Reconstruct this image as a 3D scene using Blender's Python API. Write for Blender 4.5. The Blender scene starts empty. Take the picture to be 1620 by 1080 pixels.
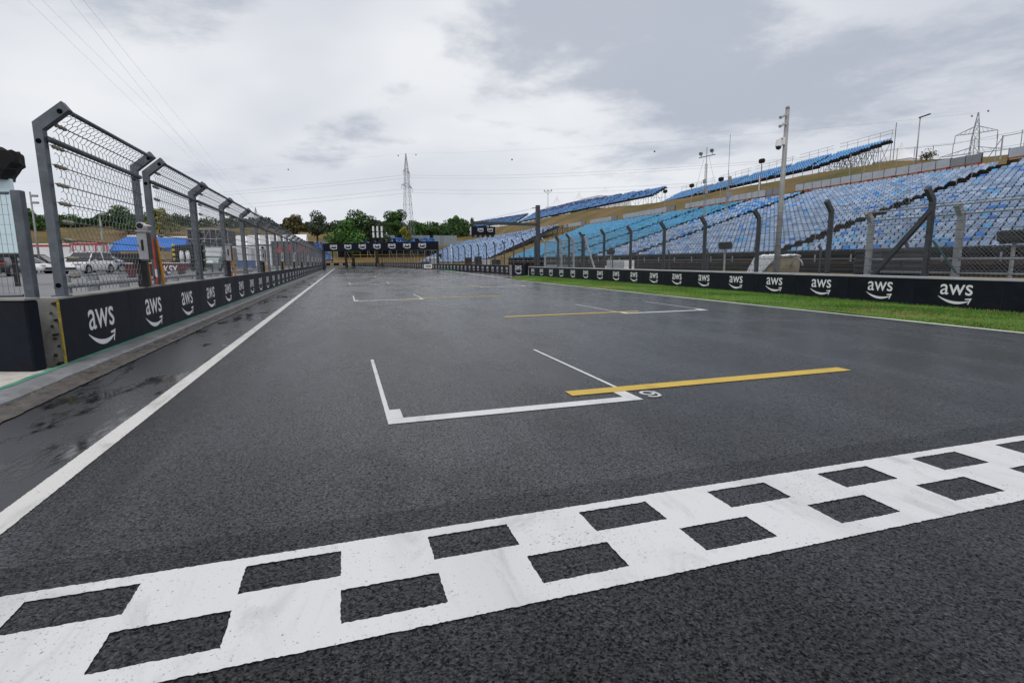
import bpy, math, random
from mathutils import Vector, Matrix

# ------------------------------------------------------------------ camera, sky, sun, exposure
S = bpy.context.scene
COL = S.collection
RND = random.Random(11)
rad = math.radians

cam_data = bpy.data.cameras.new('camera')
cam = bpy.data.objects.new('camera', cam_data)
COL.objects.link(cam)
cam_data.sensor_width = 36.0
cam_data.lens = 18.748
cam_data.clip_start = 0.05
cam_data.clip_end = 9000
_r = Vector((0.95426023, -0.29881052, -0.00998447))
_u = Vector((0.05428609, 0.14033057, 0.98861537))
_f = Vector((0.29400754, 0.94393835, -0.15013314))
cam.matrix_world = Matrix(((_r.x, _u.x, -_f.x, 0), (_r.y, _u.y, -_f.y, 0), (_r.z, _u.z, -_f.z, 1.453), (0, 0, 0, 1)))
S.camera = cam

SUN_EL, SUN_AZ = 52.0, 215.0
W = bpy.data.worlds.new('World')
S.world = W
W.use_nodes = True


def build_world():
    nt = W.node_tree
    nt.nodes.clear()
    N = nt.nodes.new
    L = nt.links.new
    out = N('ShaderNodeOutputWorld')
    bg = N('ShaderNodeBackground')
    bg.inputs['Strength'].default_value = 0.1
    sky = N('ShaderNodeTexSky')
    sky.sky_type = 'NISHITA'
    sky.sun_disc = False
    sky.sun_elevation = rad(SUN_EL)
    sky.sun_rotation = rad(SUN_AZ)
    sky.air_density = 1.2
    sky.dust_density = 2.0
    tc = N('ShaderNodeTexCoord')
    sep = N('ShaderNodeSeparateXYZ')
    L(tc.outputs['Generated'], sep.inputs[0])

    def m(op, a, b=None, c=None, clamp=False):
        n = N('ShaderNodeMath')
        n.operation = op
        n.use_clamp = clamp
        for i, v in enumerate((a, b, c)):
            if v is None:
                continue
            if isinstance(v, (int, float)):
                n.inputs[i].default_value = v
            else:
                L(v, n.inputs[i])
        return n.outputs[0]
    zc = m('MAXIMUM', sep.outputs[2], 0.0)
    zz = m('ADD', zc, 0.13)
    px = m('DIVIDE', sep.outputs[0], zz)
    py = m('DIVIDE', sep.outputs[1], zz)
    cmb = N('ShaderNodeCombineXYZ')
    L(px, cmb.inputs[0])
    L(py, cmb.inputs[1])

    def noise(sc, det, rough, off, dist=0.0):
        mp = N('ShaderNodeMapping')
        mp.inputs['Location'].default_value = off
        L(cmb.outputs[0], mp.inputs[0])
        n = N('ShaderNodeTexNoise')
        n.inputs['Scale'].default_value = sc
        n.inputs['Detail'].default_value = det
        n.inputs['Roughness'].default_value = rough
        n.inputs['Distortion'].default_value = dist
        L(mp.outputs[0], n.inputs['Vector'])
        return n.outputs['Fac']

    def ramp(fac, stops):
        r = N('ShaderNodeValToRGB')
        el = r.color_ramp.elements
        el[0].position, el[0].color = stops[0][0], (*stops[0][1], 1)
        el[1].position, el[1].color = stops[-1][0], (*stops[-1][1], 1)
        for p, c in stops[1:-1]:
            e = el.new(p)
            e.color = (*c, 1)
        L(fac, r.inputs[0])
        return r.outputs[0]

    def mix(f, a, b, bt='MIX'):
        n = N('ShaderNodeMix')
        n.data_type = 'RGBA'
        n.blend_type = bt
        if isinstance(f, (int, float)):
            n.inputs[0].default_value = f
        else:
            L(f, n.inputs[0])
        for i, v in ((6, a), (7, b)):
            if isinstance(v, tuple):
                n.inputs[i].default_value = (*v, 1)
            else:
                L(v, n.inputs[i])
        return n.outputs[2]
    # high even overcast with whiter breaks
    hi = noise(0.42, 4, 0.5, (3.1, 7.7, 0), 0.3)
    base = ramp(hi, [(0.30, (6.2, 6.5, 7.2)), (0.46, (7.1, 7.35, 7.95)), (0.58, (8.6, 8.75, 9.05)), (0.72, (9.5, 9.6, 9.7))])

    # lower ragged grey cloud: thicker towards the right of the straight
    def lobe(d, k):
        n = N('ShaderNodeVectorMath')
        n.operation = 'DOT_PRODUCT'
        nv = N('ShaderNodeVectorMath')
        nv.operation = 'NORMALIZE'
        L(tc.outputs['Generated'], nv.inputs[0])
        L(nv.outputs[0], n.inputs[0])
        n.inputs[1].default_value = d
        return m('POWER', m('MAXIMUM', n.outputs['Value'], 0.0), k)
    lo = noise(1.15, 10, 0.60, (4.9, 9.1, 0), 0.15)
    big = noise(0.22, 3, 0.5, (5.3, 1.1, 0))
    bias = m('ADD', m('MULTIPLY', lobe((.43, .81, .39), 30), .13), m('ADD', m('MULTIPLY', lobe((.565, .785, .255), 150), .12), m('MULTIPLY', lobe((.79, .5, .36), 16), .15)))
    lo2 = m('ADD', m('ADD', m('MULTIPLY', lo, 0.95), m('MULTIPLY', big, 0.20)), bias)
    msk = N('ShaderNodeMapRange')
    msk.interpolation_type = 'SMOOTHSTEP'
    L(lo2, msk.inputs[0])
    msk.inputs[1].default_value = 0.63
    msk.inputs[2].default_value = 0.80
    c1 = mix(m('MULTIPLY', msk.outputs[0], 0.78), base, (4.1, 4.55, 5.45))
    # paler, bluish air towards the horizon
    hz = N('ShaderNodeMapRange')
    L(sep.outputs[2], hz.inputs[0])
    hz.inputs[1].default_value = 0.0
    hz.inputs[2].default_value = 0.20
    hz.inputs[3].default_value = 0.75
    hz.inputs[4].default_value = 0.0
    c2 = mix(hz.outputs[0], c1, (7.6, 8.0, 8.7))
    c3 = mix(0.96, sky.outputs[0], c2)
    L(c3, bg.inputs['Color'])
    L(bg.outputs[0], out.inputs[0])


build_world()
sun_data = bpy.data.lights.new('sun', 'SUN')
sun_data.energy = 0.9
sun_data.angle = rad(25)
sun_data.color = (1.0, 0.97, 0.93)
sun = bpy.data.objects.new('sun', sun_data)
COL.objects.link(sun)
_az, _el = rad(SUN_AZ), rad(SUN_EL)
_sd = Vector((math.sin(_az) * math.cos(_el), math.cos(_az) * math.cos(_el), math.sin(_el)))
sun.rotation_euler = (-_sd).to_track_quat('-Z', 'Y').to_euler()
S.view_settings.view_transform = 'Standard'
S.view_settings.look = 'None'
S.view_settings.exposure = 0.0
S.view_settings.gamma = 1.0
S.view_settings.use_curve_mapping = False


# ------------------------------------------------------------------ helpers
class MB:
    """collects shapes; build() links them as ONE mesh object"""

    def __init__(self):
        self.v, self.f, self.m = [], [], []

    def add(self, vs, fs, mi=0):
        o = len(self.v)
        self.v.extend(tuple(p) for p in vs)
        for q in fs:
            self.f.append(tuple(i + o for i in q))
            self.m.append(mi)

    def box(self, c, s, rz=0.0, mi=0):
        hx, hy, hz = s[0] / 2, s[1] / 2, s[2] / 2
        ca, sa = math.cos(rz), math.sin(rz)
        vs = []
        for z in (-hz, hz):
            for x, y in ((-hx, -hy), (hx, -hy), (hx, hy), (-hx, hy)):
                vs.append((c[0] + x * ca - y * sa, c[1] + x * sa + y * ca, c[2] + z))
        self.add(vs, [(3, 2, 1, 0), (4, 5, 6, 7), (0, 1, 5, 4), (1, 2, 6, 5), (2, 3, 7, 6), (3, 0, 4, 7)], mi)

    def bb(self, x0, x1, y0, y1, z0, z1, mi=0):
        self.box(((x0 + x1) / 2, (y0 + y1) / 2, (z0 + z1) / 2), (x1 - x0, y1 - y0, z1 - z0), 0, mi)

    def cbox(self, c, s, ch, rz=0.0, mi=0):
        """box with chamfered vertical and top edges"""
        hx, hy, hz = s[0] / 2, s[1] / 2, s[2] / 2
        ca, sa = math.cos(rz), math.sin(rz)

        def ring(ix, iy, z, k):
            x, y = hx - ix, hy - iy
            pts = [(-x + k, -y), (x - k, -y), (x, -y + k), (x, y - k), (x - k, y), (-x + k, y), (-x, y - k), (-x, -y + k)]
            return [(c[0] + a * ca - b * sa, c[1] + a * sa + b * ca, c[2] + z) for a, b in pts]
        vs = ring(ch, ch, -hz, ch * .6) + ring(0, 0, -hz + ch, ch) + ring(0, 0, hz - ch, ch) + ring(ch, ch, hz, ch * .6)
        fs = [tuple(range(7, -1, -1)), tuple(range(24, 32))]
        for k in range(3):
            for i in range(8):
                j = (i + 1) % 8
                fs.append((k * 8 + i, k * 8 + j, k * 8 + 8 + j, k * 8 + 8 + i))
        self.add(vs, fs, mi)

    def tube(self, p0, p1, r, n=6, r2=None, mi=0, caps=True):
        p0, p1 = Vector(p0), Vector(p1)
        r2 = r if r2 is None else r2
        d = (p1 - p0)
        if d.length < 1e-6:
            return
        d.normalize()
        a = d.orthogonal().normalized()
        b = d.cross(a)
        vs = []
        for p, q in ((p0, r), (p1, r2)):
            for i in range(n):
                t = 2 * math.pi * i / n
                vs.append(p + a * (q * math.cos(t)) + b * (q * math.sin(t)))
        fs = [(i, (i + 1) % n, n + (i + 1) % n, n + i) for i in range(n)]
        if caps:
            fs += [tuple(range(n - 1, -1, -1)), tuple(range(n, 2 * n))]
        self.add(vs, fs, mi)

    def path(self, pts, r, n=5, mi=0, radii=None):
        pts = [Vector(p) for p in pts]
        vs, fs = [], []
        k = len(pts)
        up = Vector((0, 0, 1))
        for i, p in enumerate(pts):
            d = (pts[min(i + 1, k - 1)] - pts[max(i - 1, 0)]).normalized()
            ref = up if abs(d.z) < .95 else Vector((1, 0, 0))
            a = d.cross(ref).normalized()
            b = d.cross(a)
            rr = radii[i] if radii else r
            for j in range(n):
                t = 2 * math.pi * j / n
                vs.append(p + a * (rr * math.cos(t)) + b * (rr * math.sin(t)))
        for i in range(k - 1):
            for j in range(n):
                j2 = (j + 1) % n
                fs.append((i * n + j, i * n + j2, (i + 1) * n + j2, (i + 1) * n + j))
        fs += [tuple(range(n - 1, -1, -1)), tuple(range((k - 1) * n, k * n))]
        self.add(vs, fs, mi)

    def beam(self, p0, p1, w, h, mi=0, up=(0, 0, 1)):
        p0, p1 = Vector(p0), Vector(p1)
        d = (p1 - p0).normalized()
        ref = Vector(up)
        if abs(d.dot(ref)) > .98:
            ref = Vector((0, 1, 0))
        a = d.cross(ref).normalized() * (w / 2)
        b = a.cross(d).normalized() * (h / 2)
        vs = []
        for p in (p0, p1):
            vs += [p - a - b, p + a - b, p + a + b, p - a + b]
        self.add(vs, [(3, 2, 1, 0), (4, 5, 6, 7), (0, 1, 5, 4), (1, 2, 6, 5), (2, 3, 7, 6), (3, 0, 4, 7)], mi)

    def prism(self, poly, o, U, V, Wd, mi=0):
        """closed polygon (u,v) extruded by vector Wd"""
        o, U, V, Wd = Vector(o), Vector(U), Vector(V), Vector(Wd)
        n = len(poly)
        a = [o + U * p[0] + V * p[1] for p in poly]
        b = [p + Wd for p in a]
        fs = [tuple(range(n - 1, -1, -1)), tuple(range(n, 2 * n))]
        fs += [(i, (i + 1) % n, n + (i + 1) % n, n + i) for i in range(n)]
        self.add(a + b, fs, mi)

    def sphere(self, c, r, n=8, m=5, mi=0, sz=1.0):
        vs, fs = [], []
        for i in range(m + 1):
            ph = math.pi * i / m
            for j in range(n):
                t = 2 * math.pi * j / n
                vs.append((c[0] + r * math.sin(ph) * math.cos(t), c[1] + r * math.sin(ph) * math.sin(t), c[2] + r * sz * math.cos(ph)))
        for i in range(m):
            for j in range(n):
                j2 = (j + 1) % n
                fs.append((i * n + j, (i + 1) * n + j, (i + 1) * n + j2, i * n + j2))
        self.add(vs, fs, mi)

    def mesh(self, name, mats, smooth=False):
        me = bpy.data.meshes.new(name)
        me.from_pydata(self.v, [], self.f)
        for q in (mats if isinstance(mats, (list, tuple)) else [mats]):
            me.materials.append(q)
        if isinstance(mats, (list, tuple)) and len(mats) > 1:
            me.polygons.foreach_set('material_index', self.m)
        if smooth:
            me.polygons.foreach_set('use_smooth', [True] * len(me.polygons))
        me.update()
        return me

    def build(self, name, mats, parent=None, smooth=False, loc=None, rz=None):
        return obj(name, self.mesh(name, mats, smooth), parent, loc, rz)


def obj(name, me, parent=None, loc=None, rz=None):
    o = bpy.data.objects.new(name, me)
    COL.objects.link(o)
    if parent is not None:
        o.parent = parent
    if loc is not None:
        o.location = loc
    if rz is not None:
        o.rotation_euler = (0, 0, rz)
    return o


def tag(o, label, cat, group=None):
    o['label'] = label
    o['category'] = cat
    if group:
        o['group'] = group
    return o


def thing(name, label, cat, loc=(0, 0, 0), rz=0.0, group=None):
    return tag(obj(name, None, None, loc, rz), label, cat, group)


def struct(o, kind='structure'):
    o['kind'] = kind
    return o


ORD = ['first', 'second', 'third', 'fourth', 'fifth', 'sixth', 'seventh', 'eighth', 'ninth', 'tenth', 'eleventh', 'twelfth',
       'thirteenth', 'fourteenth', 'fifteenth', 'sixteenth', 'seventeenth', 'eighteenth', 'nineteenth', 'twentieth']


def ordw(i):
    if i < 20:
        return ORD[i]
    tens = {2: 'twent', 3: 'thirt', 4: 'fort', 5: 'fift'}[(i + 1) // 10]
    u = (i + 1) % 10
    return tens + 'ieth' if u == 0 else tens + 'y-' + ORD[u - 1]


# ------------------------------------------------------------------ materials
class NT:
    def __init__(self, name):
        self.mat = bpy.data.materials.new(name)
        self.mat.use_nodes = True
        self.t = self.mat.node_tree
        self.b = self.t.nodes['Principled BSDF']
        self.tc = self.t.nodes.new('ShaderNodeTexCoord')

    def n(self, kind, **kw):
        x = self.t.nodes.new(kind)
        for k, v in kw.items():
            if k in x.inputs:
                self.put(x.inputs[k], v)
            else:
                setattr(x, k, v)
        return x

    def put(self, sock, v):
        if hasattr(v, 'is_linked') or hasattr(v, 'links'):
            self.t.links.new(v, sock)
        else:
            if isinstance(v, tuple) and len(v) == 3 and sock.type == 'RGBA':
                v = (*v, 1)
            sock.default_value = v

    def mapped(self, scale=(1, 1, 1), loc=(0, 0, 0), rot=(0, 0, 0)):
        mp = self.n('ShaderNodeMapping')
        mp.inputs['Scale'].default_value = scale
        mp.inputs['Location'].default_value = loc
        mp.inputs['Rotation'].default_value = rot
        self.put(mp.inputs[0], self.tc.outputs['Object'])
        return mp.outputs[0]

    def noise(self, scale, det=4, rough=.55, vec=None, dist=0.0):
        x = self.n('ShaderNodeTexNoise', Scale=scale, Detail=det, Roughness=rough, Distortion=dist)
        self.put(x.inputs['Vector'], vec if vec is not None else self.tc.outputs['Object'])
        return x.outputs['Fac']

    def vor(self, scale, vec=None, feature='F1', out='Distance'):
        x = self.n('ShaderNodeTexVoronoi', feature=feature, Scale=scale)
        self.put(x.inputs['Vector'], vec if vec is not None else self.tc.outputs['Object'])
        return x.outputs[out]

    def ramp(self, fac, stops, interp='LINEAR'):
        r = self.n('ShaderNodeValToRGB')
        r.color_ramp.interpolation = interp
        el = r.color_ramp.elements

        def c4(c):
            return (c, c, c, 1) if isinstance(c, (int, float)) else (*c, 1)
        el[0].position, el[0].color = stops[0][0], c4(stops[0][1])
        el[1].position, el[1].color = stops[-1][0], c4(stops[-1][1])
        for p, c in stops[1:-1]:
            e = el.new(p)
            e.color = c4(c)
        self.put(r.inputs[0], fac)
        return r.outputs[0]

    def mr(self, v, a, b, c=0.0, d=1.0, smooth=True):
        x = self.n('ShaderNodeMapRange')
        x.interpolation_type = 'SMOOTHSTEP' if smooth else 'LINEAR'
        self.put(x.inputs[0], v)
        for i, q in enumerate((a, b, c, d)):
            self.put(x.inputs[i + 1], q)
        return x.outputs[0]

    def mix(self, f, a, b, bt='MIX'):
        x = self.n('ShaderNodeMix', data_type='RGBA', blend_type=bt)
        self.put(x.inputs[0], f)
        self.put(x.inputs[6], a)
        self.put(x.inputs[7], b)
        return x.outputs[2]

    def math(self, op, a, b=0.0, clamp=False):
        x = self.n('ShaderNodeMath', operation=op, use_clamp=clamp)
        self.put(x.inputs[0], a)
        self.put(x.inputs[1], b)
        return x.outputs[0]

    def bump(self, h, strength=.3, dist=.01, nrm=None):
        x = self.n('ShaderNodeBump')
        x.inputs['Strength'].default_value = strength
        x.inputs['Distance'].default_value = dist
        self.put(x.inputs['Height'], h)
        if nrm is not None:
            self.put(x.inputs['Normal'], nrm)
        return x.outputs[0]

    def out(self, color=None, rough=None, metal=None, normal=None, spec=None, **kw):
        for k, v in (('Base Color', color), ('Roughness', rough), ('Metallic', metal), ('Normal', normal), ('Specular IOR Level', spec)):
            if v is not None:
                self.put(self.b.inputs[k], v)
        for k, v in kw.items():
            self.put(self.b.inputs[k], v)
        return self.mat


def pm(name, col, rough=.6, metal=0.0, var=.18, scale=2.5, spec=.5, bump=0.0, bscale=60, dirt=None, dirtamt=.35):
    t = NT(name)
    oi = t.n('ShaderNodeObjectInfo')
    off = t.n('ShaderNodeVectorMath', operation='ADD')
    t.put(off.inputs[0], t.tc.outputs['Object'])
    cx = t.n('ShaderNodeCombineXYZ')
    t.put(cx.inputs[0], t.math('MULTIPLY', oi.outputs['Random'], 37.0))
    t.put(off.inputs[1], cx.outputs[0])
    v = off.outputs[0]
    n1 = t.noise(scale, 6, .6, v)
    a = tuple(c * (1 - var) for c in col)
    b = tuple(min(1, c * (1 + var)) for c in col)
    c = t.mix(t.mr(n1, .3, .7), a, b)
    if dirt:
        n2 = t.noise(scale * 2.7, 8, .7, v, .4)
        c = t.mix(t.math('MULTIPLY', t.mr(n2, .5, .72), dirtamt), c, dirt)
    nrm = None
    if bump:
        nrm = t.bump(t.noise(bscale, 4, .6, v), bump, .01)
    rr = t.mr(n1, .2, .8, max(.02, rough - .08), min(1, rough + .08))
    return t.out(c, rr, metal, nrm, spec)


def asphalt():
    t = NT('track_asphalt')
    st = t.vor(105, out='Color')
    d1 = t.vor(105)
    sep = t.n('ShaderNodeSeparateColor')
    t.put(sep.inputs[0], st)
    grain = t.ramp(sep.outputs[0], [(0, (.003, .0032, .004)), (.3, (.014, .0145, .0165)), (.7, (.036, .037, .041)), (.93, (.075, .076, .082)), (1, (.17, .17, .175))])
    tan = t.mr(sep.outputs[1], .982, .986)
    grain = t.mix(t.math('MULTIPLY', tan, .8), grain, (.20, .135, .09))
    fine = t.noise(46, 6, .75)
    grain = t.mix(.5, grain, t.ramp(fine, [(.36, (.005, .0052, .006)), (.5, (.027, .028, .031)), (.66, (.075, .077, .083))]))
    big = t.noise(.55, 6, .62, t.mapped((1.0, .45, 1)), .5)
    lane = t.noise(.9, 3, .5, t.mapped((1.4, .03, 1), (3.3, 0, 0)))
    worn = t.math('ADD', t.math('MULTIPLY', big, .6), t.math('MULTIPLY', lane, .4))
    wf = t.mr(worn, .42, .58)
    grain = t.mix(wf, t.mix(1, grain, (.52, .52, .54), 'MULTIPLY'), t.mix(1, grain, (1.02, 1.03, 1.08), 'MULTIPLY'))
    # dry pale scuffs drawn out along the racing direction
    scuff = t.noise(1.6, 7, .7, t.mapped((1.3, .22, 1), (9.1, 2, 0)), 1.2)
    grain = t.mix(t.math('MULTIPLY', t.mr(scuff, .56, .76), .30), grain, (.10, .10, .106))
    # rubber laid by tyres: long narrow dark bands
    tyre = t.noise(2.6, 4, .6, t.mapped((1.0, .012, 1), (1.7, 3, 0)))
    grain = t.mix(t.math('MULTIPLY', t.mr(tyre, .56, .68), .45), grain, (.012, .012, .013))
    # paving joint just beyond the finish line
    sx = t.n('ShaderNodeSeparateXYZ')
    t.put(sx.inputs[0], t.tc.outputs['Object'])
    wob = t.math('MULTIPLY', t.math('SUBTRACT', t.noise(9, 4, .6), .5), .03)
    yj = t.math('ABSOLUTE', t.math('SUBTRACT', t.math('ADD', sx.outputs[1], wob), 3.02))
    gap = t.mr(t.noise(1.7, 3, .6, None), .38, .5)
    nearp = t.mr(t.math('ADD', sx.outputs[1], wob), 3.01, 3.03, 1, 0)
    grain = t.mix(nearp, grain, t.mix(1, grain, (.72, .72, .74), 'MULTIPLY'))
    # lengthwise lane joint, patchy
    xj = t.math('ABSOLUTE', t.math('SUBTRACT', t.math('ADD', sx.outputs[0], wob), 6.62))
    lj = t.math('MULTIPLY', t.mr(xj, .004, .012, 1, 0), t.mr(t.noise(.4, 3, .6), .4, .55))
    grain = t.mix(t.math('MULTIPLY', lj, .6), grain, (.006, .006, .006))
    jm = t.math('MULTIPLY', t.mr(yj, .002, .007, 1, 0), gap)
    grain = t.mix(t.math('MULTIPLY', jm, .9), grain, (.004, .004, .004))
    h = t.math('ADD', t.math('MULTIPLY', d1, .9), t.math('MULTIPLY', fine, 1.0))
    damp = t.noise(1.1, 6, .62, t.mapped((.7, .35, 1), (6.2, 1.4, 0)), .8)
    rough = t.math('ADD', t.mr(damp, .36, .64, .10, .30), t.math('MULTIPLY', t.mr(scuff, .45, .7), .05))
    # pits between the stones hold no shine
    sp = t.math('MULTIPLY', t.mr(fine, .38, .62, .25, 1.0), t.mr(sep.outputs[0], .05, .6, .08, .62))
    sp = t.math('MULTIPLY', sp, t.math('SUBTRACT', 1.0, t.math('MULTIPLY', nearp, .30)))
    return t.out(grain, rough, 0.0, t.bump(h, .34, .006), sp)


def wet_asphalt():
    t = NT('wet_pit_side_asphalt')
    g = t.ramp(t.noise(70, 5, .7), [(.3, (.012, .0125, .0135)), (.55, (.022, .0225, .0245)), (.75, (.04, .041, .043))])
    pud = t.noise(.75, 6, .6, t.mapped((1.5, .55, 1), (2.2, 4.1, 0)), .9)
    p2 = t.noise(5, 5, .65, t.mapped((1.6, .5, 1)), 1.0)
    w = t.math('ADD', t.math('MULTIPLY', pud, .72), t.math('MULTIPLY', p2, .28))
    wet = t.mr(w, .50, .60)
    col = t.mix(wet, t.mix(1, g, (1.6, 1.63, 1.72), 'MULTIPLY'), t.mix(1, g, (.62, .62, .63), 'MULTIPLY'))
    rough = t.mr(wet, 0, 1, .30, .10)
    h = t.math('MULTIPLY', t.noise(70, 5, .7), t.math('SUBTRACT', 1.05, wet))
    return t.out(col, rough, 0, t.bump(h, .45, .005), .5)


def paint(name, col, wear=.5):
    t = NT(name)
    n = t.noise(60, 5, .8)
    n2 = t.noise(1.3, 6, .65)
    thr = t.math('ADD', n, t.math('MULTIPLY', t.math('SUBTRACT', n2, .5), .25))
    pits = t.mr(thr, .61, .66)
    smear = t.noise(3.0, 6, .65, t.mapped((1.2, .45, 1), (4, 2, 0)), .8)
    lanes = t.noise(1.1, 4, .6, t.mapped((1.3, .05, 1), (7, 0, 0)))
    c = t.mix(t.math('MULTIPLY', t.mr(lanes, .45, .7), .30), col, tuple(v * .62 for v in col))
    c = t.mix(t.math('MULTIPLY', t.mr(smear, .48, .75), .55 * wear * 2), c, tuple(v * .52 for v in col))
    c = t.mix(t.math('MULTIPLY', pits, .9), c, (.045, .045, .047))
    return t.out(c, .55, 0, t.bump(t.noise(120, 3, .6), .25, .004), .4)


def grassmat(name, a, b, c, scale=.15, spec=.15):
    t = NT(name)
    n1 = t.noise(scale, 7, .65, None, .4)
    n2 = t.noise(scale * 14, 6, .7)
    n3 = t.noise(scale * 90, 4, .7)
    col = t.ramp(n1, [(.3, a), (.52, b), (.72, c)])
    col = t.mix(t.mr(n2, .35, .7, 0, .55), col, t.mix(1, col, (.62, .66, .5), 'MULTIPLY'))
    col = t.mix(t.mr(n3, .4, .7, 0, .5), col, t.mix(1, col, (1.5, 1.4, 1.25), 'MULTIPLY'))
    return t.out(col, .9, 0, t.bump(t.math('ADD', n2, n3), .6, .12), spec)


M = {}
M['asphalt'] = asphalt()
M['wet'] = wet_asphalt()
M['white_paint'] = paint('white_road_paint', (.67, .67, .68), .5)
M['cream_paint'] = paint('edge_line_paint', (.66, .64, .62), .7)
M['yellow_paint'] = paint('yellow_road_paint', (.62, .42, .055), .4)
M['red_paint'] = paint('red_kerb_paint', (.5, .09, .07), .5)
M['green_paint'] = paint('green_kerb_paint', (.05, .33, .2), .4)
M['dry_grass'] = grassmat('dry_hill_grass', (.075, .085, .028), (.165, .115, .05), (.25, .165, .085), .09)
M['paddock'] = pm('paddock_tarmac', (.19, .19, .20), .75, var=.12, scale=.3, bump=.2, bscale=40)
M['verge'] = grassmat('verge_turf', (.085, .20, .03), (.12, .26, .04), (.2, .25, .075), .5)
M['concrete'] = pm('weathered_concrete', (.27, .27, .255), .85, var=.22, scale=2, bump=.3, bscale=30, dirt=(.10, .085, .06), dirtamt=.6)
M['pale_concrete'] = pm('pale_concrete', (.52, .49, .45), .8, var=.2, scale=2.5, bump=.25, bscale=25, dirt=(.2, .15, .11), dirtamt=.6)
M['grey_lip'] = pm('grey_capping', (.42, .42, .46), .6, var=.12, scale=3, dirt=(.2, .2, .19))
M['kerb_grey'] = pm('painted_kerb_grey', (.20, .205, .215), .55, var=.25, scale=3, bump=.3, bscale=30, dirt=(.08, .08, .08), dirtamt=.5)
M['kerb_green'] = pm('flaking_green_paint', (.07, .30, .20), .6, var=.3, scale=6, dirt=(.3, .3, .29), dirtamt=.7)
M['gutter'] = pm('broken_gutter', (.065, .056, .05), .45, var=.5, scale=6, bump=.9, bscale=35, dirt=(.16, .13, .11), dirtamt=.6)
M['banner'] = pm('black_banner_vinyl', (.0075, .010, .0175), .55, var=.3, scale=1.2, spec=.16, bump=.25, bscale=2.2, dirt=(.03, .03, .033), dirtamt=.35)
M['banner_board'] = pm('black_board', (.008, .011, .02), .6, var=.2, scale=1.2, spec=.12)
M['white_print'] = pm('white_print', (.80, .80, .83), .55, var=.05, scale=3)
M['yellow_edge'] = pm('yellow_tape_edge', (.34, .25, .03), .6, var=.4, scale=9, dirt=(.08, .07, .05), dirtamt=.9)
M['galv'] = pm('galvanised_steel', (.105, .122, .145), .55, .25, var=.22, scale=3.5, dirt=(.24, .25, .26), dirtamt=.35)
M['galv_light'] = pm('bright_galvanised_steel', (.33, .35, .37), .5, .3, var=.2, scale=4, dirt=(.18, .18, .18))
M['dark_steel'] = pm('dark_painted_steel', (.045, .052, .062), .5, .2, var=.25, scale=4, dirt=(.12, .12, .12))
M['cable'] = pm('steel_cable', (.075, .08, .085), .5, .5, var=.2, scale=8)
M['clamp'] = pm('pale_rope_clamp', (.30, .28, .22), .6, .2, var=.4, scale=20)
M['hole'] = pm('void_shade_black', (.005, .005, .006), .9, var=.1, spec=.05)  # near-black standing for shade inside post holes and under the stand
M['wire'] = pm('galvanised_wire', (.21, .22, .235), .5, .4, var=.15, scale=3)
M['box_grey'] = pm('light_grey_enclosure', (.40, .41, .43), .5, var=.1, scale=5, dirt=(.25, .25, .25))
M['black_plastic'] = pm('black_plastic', (.010, .010, .011), .5, var=.2, scale=6)
M['black_fabric'] = pm('black_fabric', (.006, .006, .007), .9, var=.3, scale=5, bump=.4, bscale=14)
M['orange_rod'] = pm('orange_rod', (.62, .26, .03), .55, var=.2, scale=9, dirt=(.25, .12, .05))
M['red_rod'] = pm('red_rod', (.42, .055, .03), .55, var=.25, scale=9)
M['white'] = pm('white_paint', (.74, .74, .75), .5, var=.06, scale=1.2, dirt=(.5, .5, .5), dirtamt=.25)
M['white_cloth'] = pm('white_tent_cloth', (.80, .80, .82), .7, var=.05, scale=.5)
M['red'] = pm('red_paint', (.55, .02, .025), .5, var=.12, scale=2)
M['dark_red'] = pm('maroon_banner', (.085, .014, .022), .6, var=.2, scale=2)
M['blue_tarp'] = pm('blue_canopy', (.02, .16, .58), .55, var=.15, scale=1.4)
M['blue_crate'] = pm('blue_paint', (.04, .12, .35), .55, var=.15)
M['green'] = pm('green_paint', (.02, .25, .13), .5, var=.15)
M['steel_post'] = pm('grey_zinc_pole', (.30, .30, .30), .55, .2, var=.2, scale=3, dirt=(.18, .17, .15))
M['panel_a'] = pm('grey_fence_panel', (.43, .47, .52), .45, .1, var=.08, scale=.8, dirt=(.22, .23, .24), dirtamt=.4)
M['panel_b'] = pm('darker_fence_panel', (.22, .235, .26), .45, .1, var=.1, scale=.8)
M['rust_red'] = pm('red_oxide_rail', (.36, .035, .03), .6, var=.2, scale=3)
M['brown_beam'] = pm('rusty_brown_beam', (.06, .038, .026), .85, var=.4, scale=2, spec=.1, dirt=(.02, .017, .014))
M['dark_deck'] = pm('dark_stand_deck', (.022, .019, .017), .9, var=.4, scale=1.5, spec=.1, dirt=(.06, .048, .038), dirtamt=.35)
M['foil'] = pm('silver_foil', (.85, .86, .88), .3, .45, var=.12, scale=6, bump=1.0, bscale=4)
M['tan_cloth'] = pm('khaki_cover', (.20, .17, .11), .8, var=.2, scale=3)
M['orange_barrier'] = pm('orange_plastic', (.75, .09, .02), .5, var=.1)
M['glass'] = pm('dark_glass', (.02, .025, .03), .08, var=.1)
M['tyre'] = pm('tyre_rubber', (.012, .012, .013), .8, var=.2)
M['rim'] = pm('alloy_rim', (.35, .36, .38), .35, .7, var=.1)
M['car_white'] = pm('white_car_paint', (.72, .72, .74), .22, var=.03)
M['car_dark'] = pm('dark_grey_car_paint', (.035, .04, .047), .25, .2, var=.08)
M['car_bluegrey'] = pm('blue_grey_car_paint', (.13, .19, .24), .25, .2, var=.08)
M['tail'] = pm('tail_light_red', (.35, .01, .012), .2, var=.1)
M['lamp_lens'] = pm('clear_lamp_lens', (.55, .56, .58), .12, var=.05)
M['trim'] = pm('black_trim', (.015, .015, .016), .6, var=.1)
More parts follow.
